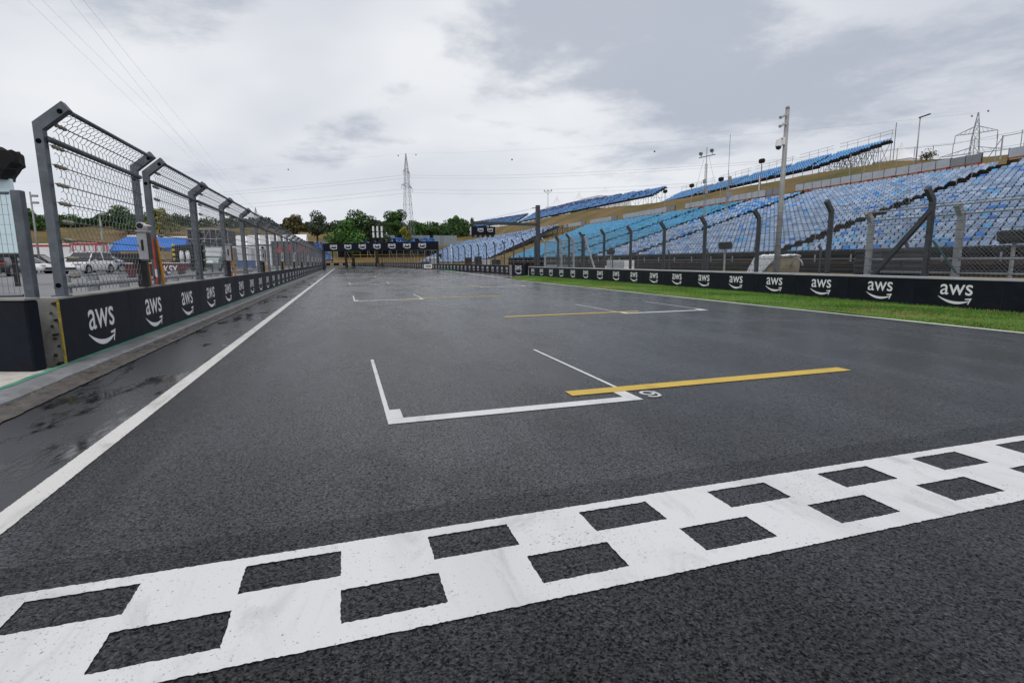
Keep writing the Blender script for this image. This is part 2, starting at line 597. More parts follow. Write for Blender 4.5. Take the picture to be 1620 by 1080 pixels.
M['bark'] = pm('tree_bark', (.07, .055, .04), .9, var=.3, scale=2)
M['board_cyan'] = pm('pale_blue_board', (.68, .84, .90), .25, var=.04, scale=.7)
M['ball_red'] = pm('red_marker_ball', (.3, .015, .02), .5, var=.1)
M['lattice'] = pm('pylon_steel', (.27, .29, .31), .6, .3, var=.15, scale=.3)
M['yellow_cloth'] = pm('yellow_inflatable', (.75, .45, .02), .5, var=.1)
M['skin'] = pm('skin', (.45, .27, .19), .6, var=.08)
M['shirt_blue'] = pm('light_blue_shirt', (.22, .42, .66), .8, var=.1)


def leafmat(name, col):
    t = NT(name)
    n = t.noise(.5, 3, .6)
    c = t.mix(t.mr(n, .3, .7), tuple(v * 1.0 for v in col), tuple(v * 1.75 for v in col))
    t.b.inputs['Transmission Weight'].default_value = 0
    return t.out(c, .75, 0, None, .25)


LEAF = {
    'green': [leafmat('leaf_dark', (.018, .042, .012)), leafmat('leaf_mid', (.035, .078, .018)), leafmat('leaf_light', (.06, .115, .028))],
    'bright': [leafmat('leaf_dark_b', (.022, .06, .014)), leafmat('leaf_mid_b', (.045, .11, .022)), leafmat('leaf_light_b', (.075, .155, .03))],
    'grey': [leafmat('leaf_dark_g', (.022, .035, .02)), leafmat('leaf_mid_g', (.042, .06, .034)), leafmat('leaf_light_g', (.07, .09, .05))],
    'yellow': [leafmat('leaf_dark_y', (.06, .075, .015)), leafmat('leaf_mid_y', (.15, .15, .02)), leafmat('leaf_light_y', (.27, .24, .03))],
    'olive': [leafmat('leaf_dark_o', (.035, .035, .014)), leafmat('leaf_mid_o', (.075, .065, .024)), leafmat('leaf_light_o', (.11, .09, .035))],
}


def seatmat(name, col):
    return pm(name, col, .45, var=.14, scale=1.3, spec=.4)


SEAT = [seatmat('seat_faded_grey_blue', (.31, .41, .575)), seatmat('seat_pale_grey_blue', (.415, .51, .665)), seatmat('seat_slate', (.225, .31, .445)),
        seatmat('seat_royal_blue', (.055, .22, .62)), seatmat('seat_sky_blue', (.13, .42, .74)), seatmat('seat_turquoise', (.085, .36, .56)),
        seatmat('seat_teal', (.045, .22, .36)), seatmat('seat_powder_blue', (.38, .52, .76)), seatmat('seat_navy', (.03, .05, .18)),
        seatmat('seat_light_blue', (.14, .36, .68))]


# ------------------------------------------------------------------ terrain, track, markings
def ss(a, b, t):
    t = max(0.0, min(1.0, (t - a) / (b - a)))
    return t * t * (3 - 2 * t)


def lerp_tab(tab, x):
    if x <= tab[0][0]:
        return tab[0][1]
    for (a, p), (b, q) in zip(tab, tab[1:]):
        if x <= b:
            return p + (q - p) * (x - a) / (b - a)
    return tab[-1][1]


def wob(x, y):
    return math.sin(x * .11 + 1.3) * math.cos(y * .09 + .4) + .5 * math.sin(x * .31 + y * .23) + .25 * math.sin(x * .7 - y * .53)


CREST = [(-60, 11.0), (30, 12.2), (46, 13.0), (53, 14.0), (60, 14.9), (64, 14.6), (70, 14.9), (116, 15.0), (132, 15.7), (155, 16.8), (230, 17.4), (340, 19.5)]


def H(x, y):
    h = -0.06
    if x > 18.5:
        top = lerp_tab(CREST, y)
        a = lerp_tab([(18.5, -.06), (20, -.05), (28.9, -.05), (29.9, 1.0), (53, 8.2), (54.6, 8.95), (74, top), (84, top + .5), (110, top - 1), (220, top - 4)], x)
        fade = 1 - .9 * ss(185, 235, y) * (1 - ss(35, 75, x))
        h = max(h, a * fade + (.12 * wob(x * 3, y * 3) if x > 55 else .03 * wob(x * 3, y * 3)))
    d = math.hypot(x, y)
    if y > 0 or abs(x) > 150:
        ring = 19.5 * ss(205, 330, d) + (1.4 * wob(x * .35, y * .35) if d > 260 else 0)
        h = max(h, ring - .06)
    return h


def make_terrain():
    xs = [-1500, -1000, -700, -500, -400, -330] + list(range(-280, -40, 8)) + list(range(-40, 18, 6)) + [18.5 + 1.5 * i for i in range(44)] + list(range(86, 240, 8)) + [260, 320, 400, 520, 700, 1000, 1500]
    ys = [-400, -200, -100, -60] + list(range(-30, 132, 4)) + list(range(132, 420, 7)) + [450, 520, 620, 760, 1000, 1500, 2500]
    vs = [(x, y, H(x, y)) for y in ys for x in xs]
    n = len(xs)
    fs = [(j * n + i, j * n + i + 1, (j + 1) * n + i + 1, (j + 1) * n + i) for j in range(len(ys) - 1) for i in range(n - 1)]
    b = MB()
    b.add(vs, fs)
    struct(b.build('ground', M['dry_grass'], smooth=True))


make_terrain()


def sheet(name, left, right, ys, z, mat):
    b = MB()
    vs = []
    for y in ys:
        vs += [(left(y), y, z), (right(y), y, z)]
    b.add(vs, [(2 * i, 2 * i + 1, 2 * i + 3, 2 * i + 2) for i in range(len(ys) - 1)])
    return struct(b.build(name, mat))


T_RIGHT = [(-40, 12.3), (43, 12.3), (46.5, 17.0), (60, 17.2), (72, 16.7), (89, 16.1), (113, 15.1), (150, 12.9), (190, 8.8), (222, 5.0)]
T_LEFT = [(-40, -1.94), (134, -1.94), (150, -6), (222, -30)]
YS = [-40, 0, 20, 43, 44, 45, 46.5, 53, 60, 66, 72, 80, 89, 100, 113, 130, 134, 142, 150, 170, 190, 206, 222]
sheet('track', lambda y: lerp_tab(T_LEFT, y), lambda y: lerp_tab(T_RIGHT, y), YS, 0.0, M['asphalt'])
sheet('pit_side_strip', lambda y: -3.12, lambda y: -1.94, [-40, 0, 40, 80, 134], 0.0, M['wet'])
b = MB()
b.bb(-95, -4.2, 10.0, 150, -.1, .76)
b.bb(-95, -6.9, 9.2, 9.998, -.1, .758)
struct(b.build('paddock', M['paddock']))
sheet('service_road', lambda y: lerp_tab([(-40, 16.2), (46, 17.0), (222, 17)], y), lambda y: 27.5, [-40, 0, 46, 98], -0.02, M['paddock'])


def strip(b, x0, x1, y0, y1, z, step=.012, jit=.0022, seed=1):
    """painted bar with slightly ragged edges; runs along its longer side"""
    rn = random.Random(seed)
    alongy = (y1 - y0) >= (x1 - x0)
    a0, a1 = (y0, y1) if alongy else (x0, x1)
    c0, c1 = (x0, x1) if alongy else (y0, y1)
    n = max(1, int((a1 - a0) / step))
    vs = []
    for i in range(n + 1):
        a = a0 + (a1 - a0) * i / n
        p, q = c0 + rn.uniform(-jit, jit), c1 + rn.uniform(-jit, jit)
        if alongy:
            vs += [(p, a, z), (q, a, z)]
        else:
            vs += [(a, q, z), (a, p, z)]
    b.add(vs, [(2 * i, 2 * i + 1, 2 * i + 3, 2 * i + 2) for i in range(n)])


def polyline_strip(name, pts, w, z, mat, step=2.0):
    b = MB()
    vs = []
    fine = []
    for (x0, y0), (x1, y1) in zip(pts, pts[1:]):
        k = max(1, int(math.hypot(x1 - x0, y1 - y0) / step))
        fine += [(x0 + (x1 - x0) * i / k, y0 + (y1 - y0) * i / k) for i in range(k)]
    fine.append(pts[-1])
    for i, (x, y) in enumerate(fine):
        xa, ya = fine[max(0, i - 1)]
        xb, yb = fine[min(len(fine) - 1, i + 1)]
        d = Vector((xb - xa, yb - ya)).normalized()
        vs += [(x - d.y * w / 2, y + d.x * w / 2, z), (x + d.y * w / 2, y - d.x * w / 2, z)]
    b.add(vs, [(2 * i + 1, 2 * i + 3, 2 * i + 2, 2 * i) for i in range(len(fine) - 1)])
    return struct(b.build(name, mat))


def finish_line():
    X0, X1 = -1.855, 12.1
    Y = [1.97, 2.09, 2.325, 2.44, 2.67, 2.75]
    holes = []
    k = -2
    while True:
        a = .35 + .878 * k
        if a > X1:
            break
        holes.append((a, a + .439, Y[3], Y[4]))
        holes.append((a - .439, a, Y[1], Y[2]))
        k += 1
    crit = sorted({round(v, 4) for h in holes for v in h[:2] if X0 < v < X1} | {X0, X1})
    xs = []
    for a, b in zip(crit, crit[1:]):
        st = .013 if a < 4 else (.03 if a < 7 else .11)
        n = max(1, int((b - a) / st))
        xs += [a + (b - a) * i / n for i in range(n)]
    xs.append(X1)
    ys = []
    for a, b in zip(Y, Y[1:]):
        n = max(1, int((b - a) / .014))
        ys += [a + (b - a) * i / n for i in range(n)]
    ys.append(Y[-1])
    nx, ny = len(xs), len(ys)

    def filled(i, j):
        if i < 0 or j < 0 or i >= nx - 1 or j >= ny - 1:
            return False
        cx, cy = (xs[i] + xs[i + 1]) / 2, (ys[j] + ys[j + 1]) / 2
        return not any(h[0] < cx < h[1] and h[2] < cy < h[3] for h in hmap.get(int((cx + 5) / .439), ()))
    hmap = {}
    for h in holes:
        for q in range(int((h[0] + 5) / .439) - 1, int((h[1] + 5) / .439) + 2):
            hmap.setdefault(q, []).append(h)
    F = [[filled(i, j) for i in range(nx - 1)] for j in range(ny - 1)]
    rn = random.Random(3)
    vs, fs = [], []
    for j in range(ny):
        for i in range(nx):
            nb = [F[b][a] if 0 <= a < nx - 1 and 0 <= b < ny - 1 else False for a in (i - 1, i) for b in (j - 1, j)]
            edge = any(nb) and not all(nb)
            q = .0028 if edge else 0
            vs.append((xs[i] + rn.uniform(-q, q), ys[j] + rn.uniform(-q, q) * 1.3, .004))
    for j in range(ny - 1):
        for i in range(nx - 1):
            if F[j][i]:
                fs.append((j * nx + i, j * nx + i + 1, (j + 1) * nx + i + 1, (j + 1) * nx + i))
    b = MB()
    b.add(vs, fs)
    struct(b.build('finish_line', M['white_paint']))


finish_line()
b = MB()
strip(b, -2.025, -1.865, -3, 16, .004, .015, .003, 5)
strip(b, -2.025, -1.865, 16, 133, .004, .5, .004, 6)
struct(b.build('pit_side_edge_line', M['cream_paint']))
polyline_strip('track_edge_line', [(12.17, -30), (12.17, 28), (12.22, 36), (12.6, 43), (13.6, 58), (14.6, 72), (15.0, 84)], .15, .006, M['white_paint'])
# red and white exit kerb with a green apron
pk = [(14.98, 85), (14.75, 96), (14.3, 110), (13.5, 124), (12.4, 140), (10.8, 158), (8.5, 178)]
for i, ((xa, ya), (xb, yb)) in enumerate(zip(pk, pk[1:])):
    for s in range(5):
        u0, u1 = s / 5, (s + 1) / 5
        polyline_strip('kerb_block', [(xa + (xb - xa) * u0, ya + (yb - ya) * u0), (xa + (xb - xa) * u1, ya + (yb - ya) * u1)], .55, .012,
                       M['red_paint'] if s % 2 == 0 else M['white_paint'], 9)
polyline_strip('green_apron', [(15.45, 77), (15.3, 83), (15.15, 91)], .8, .014, M['green_paint'])


def grid_slot(k, right):
    y = 4.77 + 16 * k + (8 if right else 0)
    x0, x1 = (7.2, 9.85) if right else (.31, 2.92)
    b = MB()
    st = .013 if k == 0 and not right else .3
    j = .002 if st < .1 else .001
    strip(b, x0, x1, y, y + .165, .004, st, j, 21 + k)
    for xa, xb, ta, tb in ((x0, x0 + .15, x0 + .0, x0 + .045), (x1 - .15, x1, x1 - .03, x1 + .015)):
        strip(b, xa, xb, y + .166, y + .48, .004, st, j, 31 + k)
        strip(b, ta, tb, y + .481, y + 3.38, .004, st * 2, j, 41 + k)
    struct(b.build('grid_slot_marking', M['white_paint']))
    b = MB()
    if right:
        strip(b, 3.93, 7.87, y + .37, y + .56, .006, st, j, 51 + k)
    else:
        strip(b, 2.28, 6.2, y + .38, y + .59, .006, st, j, 61 + k)
    struct(b.build('yellow_slot_line', M['yellow_paint']))


for k in range(7):
    grid_slot(k, False)
    if k < 6:
        grid_slot(k, True)


def text_mesh(name, body, mat, bold=0.0, res=3):
    cu = bpy.data.curves.new(name, 'FONT')
    cu.body = body
    cu.resolution_u = res
    cu.offset = bold
    cu.align_x = 'CENTER'
    o = bpy.data.objects.new(name, cu)
    COL.objects.link(o)
    dg = bpy.context.evaluated_depsgraph_get()
    me = bpy.data.meshes.new_from_object(o.evaluated_get(dg))
    bpy.data.objects.remove(o)
    me.materials.clear()
    me.materials.append(mat)
    return me


def fit_mesh(me, x0, x1, y0, y1):
    xs = [v.co.x for v in me.vertices]
    ys = [v.co.y for v in me.vertices]
    ax, bx, ay, by = min(xs), max(xs), min(ys), max(ys)
    for v in me.vertices:
        v.co.x = x0 + (v.co.x - ax) / (bx - ax) * (x1 - x0)
        v.co.y = y0 + (v.co.y - ay) / (by - ay) * (y1 - y0)
        v.co.z = 0
    me.update()
    return me


def stroke(b, pts, w, z, closed=False):
    n = len(pts)
    vs = []
    for i in range(n):
        a = Vector(pts[(i - 1) % n] if closed or i else pts[0])
        c = Vector(pts[(i + 1) % n] if closed or i < n - 1 else pts[-1])
        d = (c - a).normalized()
        p = Vector(pts[i])
        vs += [(p.x - d.y * w / 2, p.y + d.x * w / 2, z), (p.x + d.y * w / 2, p.y - d.x * w / 2, z)]
    m = n if closed else n - 1
    b.add(vs, [(2 * i + 1, 2 * ((i + 1) % n) + 1, 2 * ((i + 1) % n), 2 * i) for i in range(m)])


b = MB()
ell = [(3.105 + .068 * math.cos(rad(a)), 5.0 + .073 * math.sin(rad(a))) for a in range(0, 360, 20)]
stroke(b, ell, .036, .004, True)
struct(b.build('grid_number_loop', M['white_paint']))
b = MB()
stroke(b, [(3.188, 5.03), (3.192, 4.98), (3.19, 4.92), (3.178, 4.87), (3.155, 4.835), (3.12, 4.82), (3.085, 4.825), (3.055, 4.842), (3.038, 4.868)], .036, .008)
struct(b.build('grid_number_tail', M['white_paint']))


# ------------------------------------------------------------------ logo print
def logo_mesh(mat):
    let = fit_mesh(text_mesh('letters', 'aws', mat, .006, 4), .055, 1.0, .262, .565)
    b = MB()
    b.add([(v.co.x - .5, 0, v.co.y - .283) for v in let.vertices], [tuple(p.vertices) for p in let.polygons])
    up, lo = [], []
    n = 14
    for i in range(n + 1):
        u = i / n
        x = .93 * u

        def q(a, m, c):
            return a * (1 - u) ** 2 + m * 2 * u * (1 - u) + c * u * u
        up.append((x + .0, q(.222, .0, .118)))
        lo.append((x + .008 * (1 - u), q(.205, -.135, .098)))
    vs = [(p[0] - .5, 0, p[1] - .283) for p in up] + [(p[0] - .5, 0, p[1] - .283) for p in lo]
    b.add(vs, [(i, n + 1 + i, n + 2 + i, i + 1) for i in range(n)])
    ch = [(.80, .168), (1.0, .192), (.912, .008), (.882, .02), (.938, .14), (.812, .138)]
    vs = [(p[0] - .5, 0, p[1] - .283) for p in ch]
    b.add(vs, [(0, 5, 4, 1), (1, 4, 3, 2)])
    me = b.mesh('logo', mat)
    return me


LOGO = logo_mesh(M['white_print'])


def put_logo(parent, p, d, w, h=None, tilt=0):
    o = obj('logo', LOGO, parent, p, math.atan2(d[1], d[0]))
    o.scale = (w, w, (h / .57) if h else w)
    return o


def resample(pts, pitch):
    """points every `pitch` metres along a polyline"""
    out = [Vector(pts[0])]
    need = pitch
    for a, c in zip(pts, pts[1:]):
        a, c = Vector(a), Vector(c)
        L = (c - a).length
        t = 0.0
        while L - t >= need - 1e-6:
            t += need
            out.append(a + (c - a) * (t / L))
            need = pitch
        need -= (L - t)
    return out


def barrier(name, label, cat, pts, height, thick, pitch, logo_w, logo_h, body_mat, bz=(.03, None), cap=None, logo_z=None, board_mat='banner'):
    """pts run to the viewer's right; boards hang on the face towards the track"""
    o = thing(name, label, cat, (pts[0][0], pts[0][1], 0))
    P = resample(pts, pitch)
    org = Vector((pts[0][0], pts[0][1]))
    P = [p - org for p in P]
    nrm = []
    for i in range(len(P)):
        d = (P[min(i + 1, len(P) - 1)] - P[max(i - 1, 0)]).normalized()
        nrm.append(Vector((d.y, -d.x)))
    b = MB()
    vs = []
    for p, n in zip(P, nrm):
        f, k = p, p - n * thick
        vs += [(f.x, f.y, -.02), (f.x, f.y, height), (k.x, k.y, height), (k.x, k.y, -.02)]
    fs = []
    for i in range(len(P) - 1):
        a, c = 4 * i, 4 * i + 4
        fs += [(a, c, c + 1, a + 1), (a + 1, c + 1, c + 2, a + 2), (a + 2, c + 2, c + 3, a + 3)]
    fs += [(0, 1, 2, 3), (4 * len(P) - 1, 4 * len(P) - 2, 4 * len(P) - 3, 4 * len(P) - 4)]
    b.add(vs, fs)
    b.build('wall_core', body_mat, o)
    if cap:
        b = MB()
        vs = []
        for p, n in zip(P, nrm):
            f, k = p + n * .03, p - n * (thick + .02)
            vs += [(f.x, f.y, height + .003), (f.x, f.y, height + cap[0]), (k.x, k.y, height + cap[0]), (k.x, k.y, height + .003)]
        b.add(vs, fs)
        b.build('capping', cap[1], o)
    z0, z1 = bz[0], (height - .02 if bz[1] is None else bz[1])
    for i in range(len(P) - 1):
        a, c = P[i], P[i + 1]
        d = (c - a).normalized()
        n = Vector((d.y, -d.x))
        b = MB()
        g = .006
        q = [a + d * g + n * .003, c - d * g + n * .003]
        e = [q[0] + n * .012, q[1] + n * .012]
        b.add([(q[0].x, q[0].y, z0), (q[1].x, q[1].y, z0), (q[1].x, q[1].y, z1), (q[0].x, q[0].y, z1),
               (e[0].x, e[0].y, z0), (e[1].x, e[1].y, z0), (e[1].x, e[1].y, z1), (e[0].x, e[0].y, z1)],
              [(0, 1, 2, 3), (4, 5, 6, 7), (0, 4, 7, 3), (1, 2, 6, 5), (3, 7, 6, 2), (0, 1, 5, 4)])
        bo = b.build('banner', M[board_mat], o)
        m = (e[0] + e[1]) / 2 + n * .003
        put_logo(bo, (m.x, m.y, (logo_z if logo_z else (z0 + z1) / 2)), d, logo_w, logo_h)
    return o


# ------------------------------------------------------------------ left: pit wall, kerb, fence
b = MB()
ys = [-12 + i * .25 for i in range(84)] + [9 + i * 2.0 for i in range(63)]
vs = []
rk = random.Random(4)
for y in ys:
    j = rk.uniform(-.012, .012)
    vs += [(-3.83, y, .075), (-3.47 + j, y, .07), (-3.43 + j, y, .05), (-3.425 + j, y, -.03)]
b.add(vs, [(4 * i + k, 4 * i + k + 1, 4 * i + k + 5, 4 * i + k + 4) for i in range(len(ys) - 1) for k in range(3)])
struct(b.build('kerb', M['kerb_grey']))
b = MB()
strip(b, -3.828, -3.745, 5.2, 40, .079, .12, .012, 8)
struct(b.build('kerb_paint_stripe', M['kerb_green']))
b = MB()
ys = [-6 + i * .07 for i in range(560)] + [33.3 + i * .8 for i in range(125)]
vs = []
cx = [-3.44, -3.38, -3.31, -3.24, -3.17, -3.115]
for y in ys:
    for i, x in enumerate(cx):
        e = i in (0, 5)
        vs.append((x + rk.uniform(-.012, .012), y, .012 if i == 5 else .02 + rk.uniform(-.012, .022) + (.012 if i == 0 else 0)))
b.add(vs, [(6 * i + k, 6 * i + k + 1, 6 * i + k + 7, 6 * i + k + 6) for i in range(len(ys) - 1) for k in range(5)])
struct(b.build('gutter', M['gutter']))
b = MB()
b.bb(-12, -3.835, -12, 8.7, -.05, .066)
struct(b.build('concrete_apron', M['pale_concrete']))

pit_wall = barrier('pit_wall', 'long low pit wall with black logo boards along the left of the track', 'wall',
                   [(-3.83, 8.99), (-3.83, 138)], 1.0, .36, 2.53, 1.02, .60, M['concrete'], (.085, .975), None, .46)
b = MB()
b.bb(-.002, .02, -.038, -.004, .07, .98)
b.build('edge_tape', M['yellow_edge'], pit_wall)
b = MB()
for i in range(9):
    z = .1 + i * .1 + rk.uniform(-.03, .03)
    b.tube((-.06 + rk.uniform(-.05, .03), -.012, z), (-.06 + rk.uniform(-.05, .05), -.03, z + .01), .012 + rk.uniform(0, .012), 6)
b.build('anchor_bolts', M['brown_beam'], pit_wall)

# black board closing the gap at the near end
gb = thing('end_barrier', 'plain black covered barrier closing the gap before the pit wall', 'barrier', (-3.88, 8.66, 0), math.atan2(.36, -1.0))
b = MB()
b.cbox((1.6, .12, .53), (3.2, .2, .94), .02)
b.build('cover', M['banner'], gb)
b = MB()
b.bb(-.0, 3.2, .03, .24, 0.0, .058)
b.bb(-.01, 3.2, .01, .23, 1.003, 1.03)
b.build('base_block', M['concrete'], gb)


# hexagonal wire netting on a bent panel: s along Y, t up the panel and out along the arm
def bent(s, t, L1=2.36, ang=rad(52)):
    if t <= L1:
        return Vector((0, s, 1.02 + t))
    e = t - L1
    return Vector((e * math.sin(ang), s, 1.02 + L1 + e * math.cos(ang)))


def wire3(b, p, q, r):
    d = (q - p)
    if d.length < 1e-5:
        return
    d.normalize()
    a = d.cross(Vector((1, 0, 0)))
    a = a.normalized() if a.length > .01 else Vector((0, 0, 1))
    c = d.cross(a)
    vs = []
    for pt in (p, q):
        for k in range(3):
            t = 2 * math.pi * k / 3
            vs.append(pt + a * (r * math.cos(t)) + c * (r * math.sin(t)))
    b.add(vs, [(0, 1, 4, 3), (1, 2, 5, 4), (2, 0, 3, 5)])


def hex_net(length, height, w=.15, e=.07, r=.0042):
    b = MB()
    rows = int(height / (1.5 * e))
    cols = int(length / w)
    rn = random.Random(9)
    jit = {}

    def P(s, t):
        k = (round(s, 3), round(t, 3))
        if k not in jit:
            jit[k] = (rn.uniform(-.007, .007), rn.uniform(-.006, .006))
        a, c = jit[k]
        return bent(max(.02, min(length - .02, s + a)), max(.0, min(height, t + c)))
    for j in range(rows):
        for i in range(cols):
            cx = (i + .5 * (j % 2)) * w + w / 2
            cy = j * 1.5 * e + e
            if cx > length - w * .4:
                continue
            rt, rb = (cx + w / 2, cy + e / 2), (cx + w / 2, cy - e / 2)
            top = (cx, cy + e)
            lt = (cx - w / 2, cy + e / 2)
            wire3(b, P(*rt), P(*rb), r * 1.25)
            wire3(b, P(*rt), P(*top), r)
            wire3(b, P(*lt), P(*top), r)
    return b.mesh('wire_net', M['wire'])


def fence_post_mesh(hole=True):
    b = MB()
    w, dpt = .11, .13       # across track, along track
    prof = [(-.05, -.01), (.06, -.01), (.06, 2.32), (.40, 2.60), (.32, 2.71), (-.05, 2.41)]
    b.prism(prof, (0, -dpt / 2, 0), (1, 0, 0), (0, 0, 1), (0, dpt, 0), 0)
    # base plate
    b.bb(-.09, .09, -.1, .1, 0.0, .018, 0)
    if hole:
        for px, pz in ((.0, 2.16), (.29, 2.57), (-.0, .16)):
            b.tube((px, -dpt / 2 - .003, pz), (px, -dpt / 2 + .002, pz), .036, 10, None, 1)
    return b.mesh('post', [M['galv'], M['hole']])


POST_L = fence_post_mesh()
SEC = 3.58
NET = hex_net(SEC - .2, 2.67)
NET0 = hex_net(SEC - .2, 2.67)


def rail_mesh(length, r):
    b = MB()
    b.tube((0, 0, 0), (0, length, 0), r, 8)
    return b.mesh('rail', M['galv'], True)


RAIL_T, RAIL_M = rail_mesh(SEC, .034), rail_mesh(SEC, .042)
_b = MB()
_b.tube((0, 0, 0), (0, SEC, 0), .0085, 5)
CABLE = _b.mesh('cable', M['cable'])
_b = MB()
_b.path([(0, .07 + .028 * q, -.004) for q in range(13)], .02, 6, 0, [.01, .03, .034, .026, .012, .03, .036, .014, .013, .028, .032, .026, .01])
CLAMP = _b.mesh('cable_clamp', M['clamp'])
_b = MB()
_b.tube((0, 0, 0), (0, .2, 0), .026, 7)
CLAMP_S = _b.mesh('cable_clamp', M['clamp'])

sec_y = [9.42, 13.68] + [17.5 + 3.82 * k for k in range(31)]
CZ = [1.29 + .262 * k for k in range(8)]
for i, y in enumerate(sec_y):
    o = thing('debris_fence_section', 'grey bent-top debris fence section on the pit wall, %s from the near end' % ordw(i), 'fence',
              (-3.95, y, 1.0), 0, 'debris fence sections along the pit wall')
    for yy in (0, SEC):
        obj('post', POST_L, o, (0, yy, 0))
    obj('top_rail', RAIL_T, o, (.335, 0, 2.60))
    obj('middle_rail', RAIL_M, o, (.0, 0, 2.16)) if i > 40 else obj('middle_rail', RAIL_M, o, (.09, 0, 2.2))
    obj('wire_net', NET0 if i < 2 else NET, o, (.088, .1, -1.0))
    for k, z in enumerate(CZ):
        c = obj('cable', CABLE, o, (.098, 0, z - 1.0))
        if i < 6:
            obj('cable_clamp', CLAMP if i < 3 else CLAMP_S, c)
    c = obj('cable', CABLE, o, (.16, 0, 2.42))
    if i < 4:
        obj('cable_clamp', CLAMP, c)
        obj('cable_clamp', CLAMP, o, (.335, 0, 2.60))

# guard rail behind the pit wall
gr = thing('guard_rail', 'low galvanised guard rail with round-topped posts behind the pit wall', 'guard rail', (-4.62, 10, 0))
_b = MB()
arc = [(-.085, 0), (.085, 0), (.085, 1.26)] + [(.085 * math.cos(a), 1.26 + .07 * math.sin(a)) for a in (rad(30), rad(60), rad(90), rad(120), rad(150))] + [(-.085, 1.26)]
_b.prism(arc, (0, -.05, -.04), (1, 0, 0), (0, 0, 1), (0, .1, 0))
GP = _b.mesh('post', M['galv_light'])
for i in range(16):
    obj('post', GP, gr, (0, .95 + i * 1.32 + (0 if i % 2 else .2), 0))
b = MB()
b.tube((.11, .62, 1.1), (.11, 60, 1.1), .05, 8)
b.build('rail', M['galv_light'], gr, True)


# signal boxes and marshal rods fixed along the fence
def signal_box(i, y):
    o = thing('signal_box', 'light grey signal box on the debris fence, %s from the near end' % ordw(i), 'signal box', (-3.78, y, 1.0), 0, 'signal boxes along the pit wall fence')
    b = MB()
    b.cbox((0, 0, .81), (.17, .22, .54), .012, 0, 0)
    b.bb(.086, .098, -.1, .1, .56, 1.06, 1)
    b.build('housing', [M['box_grey'], M['black_plastic']], o)
    b = MB()
    b.bb(-.095, .105, -.13, .13, 1.083, 1.115)
    b.build('lid', M['box_grey'], o)
    b = MB()
    b.bb(-.022, .018, -.116, -.111, .72, .93)
    b.build('slot', M['black_plastic'], o)
    b = MB()
    b.bb(-.16, .02, -.05, .05, .0, .52)
    b.bb(-.2, -.1, -.09, .09, .36, .56)
    b.path([(-.1, .1, .5), (-.2, .16, .3), (-.12, .2, .06)], .03, 6)
    b.build('bracket', M['black_plastic'], o)
    if i in (0, 2, 4, 6):
        b = MB()
        b.tube((-.01, -.1, 1.2), (-.01, .06, 1.2), .075, 12, None, 0)
        b.tube((-.01, -.13, 1.2), (-.01, -.1, 1.2), .055, 10, None, 1)
        b.tube((.03, -.06, 1.21), (.18, -.1, 1.2), .04, 8, .008, 0)
        b.tube((-.01, 0, 1.11), (-.01, 0, 1.15), .03, 6, None, 0)
        b.build('siren', [M['white'], M['black_plastic']], o)


for i, y in enumerate([12.55, 20.9, 29.5, 38.3, 47.2, 56, 65, 74, 83, 92, 101, 110]):
    signal_box(i, y)
    if i < 6:
        o = thing('marker_rods', 'orange and red upright rods beside a post, %s from the near end' % ordw(i), 'rods', (-3.86, y + 1.12, 1.0), 0, 'marker rods on the pit wall')
        b = MB()
        b.tube((0.02, .06, 0), (-.02, .02, 1.0), .032, 7)
        b.build('orange_rod', M['orange_rod'], o)
        b = MB()
        for k in range(6):
            b.tube((-.06, -.1, k * .17), (-.062, -.1, k * .17 + .17), .022, 6, None, k % 2 if k < 3 else 0)
        b.build('red_rod', [M['red_rod'], M['white']], o)
        if i == 0:
            b = MB()
            b.tube((-.02, -.62, .0), (-.05, -.66, .78), .022, 6)
            b.build('orange_rod', M['orange_rod'], o)

# gate fence at the far left edge
gp = thing('mesh_gate_fence', 'welded mesh fence with a wide grey end post at the left edge', 'fence', (-5.05, 11.05, 0))
b = MB()
b.cbox((.0, 0, 1.33), (.15, .15, 2.68), .012)
b.build('post', M['galv'], gp)
b = MB()
for i in range(42):
    b.tube((-.17 - i * .075, .02, .98), (-.17 - i * .075, .02, 2.62), .0035, 4)
for k in range(11):
    b.tube((-.15, .026, 1.0 + k * .16), (-3.3, .026, 1.0 + k * .16), .0035, 4)
b.build('welded_mesh', M['wire'], gp)
b = MB()
b.tube((-.13, .02, 2.63), (-3.4, .02, 2.63), .024, 7)
b.tube((-.13, .02, .95), (-3.4, .02, .95), .024, 7)
b.build('frame_rail', M['galv'], gp)

db = thing('display_board', 'tall pale blue board with red mark and black draped hood behind mesh', 'sign board', (-10.2, 22, 0))
b = MB()
b.cbox((-1.55, .1, 3.05), (3.1, .16, 2.40), .015)
b.build('board', M['board_cyan'], db)
b = MB()
b.prism([(-1.25, 3.55), (-.62, 3.55), (-.42, 3.28), (-.55, 3.04), (-.85, 3.16), (-1.25, 3.0)], (0, .012, 0), (1, 0, 0), (0, 0, 1), (0, -.006, 0))
b.build('red_mark', M['red'], db)
b = MB()
b.bb(-3.1, .02, .0, .2, 1.72, 1.84)
for x in (-.25, -2.8):
    b.bb(x - .06, x + .06, .05, .15, -.02, 1.75)
b.build('frame', M['black_plastic'], db)
b = MB()
rn = random.Random(2)
hood = [(-3.1, 4.33), (-.02, 4.21), (.0, 4.33), (.06, 4.41), (.12, 4.5), (.2, 4.62), (.27, 4.68), (.34, 4.73), (.335, 4.85), (.31, 5.02), (.30, 5.13),
        (.12, 5.12), (-.02, 5.15), (-.10, 5.21), (-.14, 5.24), (-.5, 5.22), (-3.1, 5.2)]
hv, hf, NS = [], [], 7
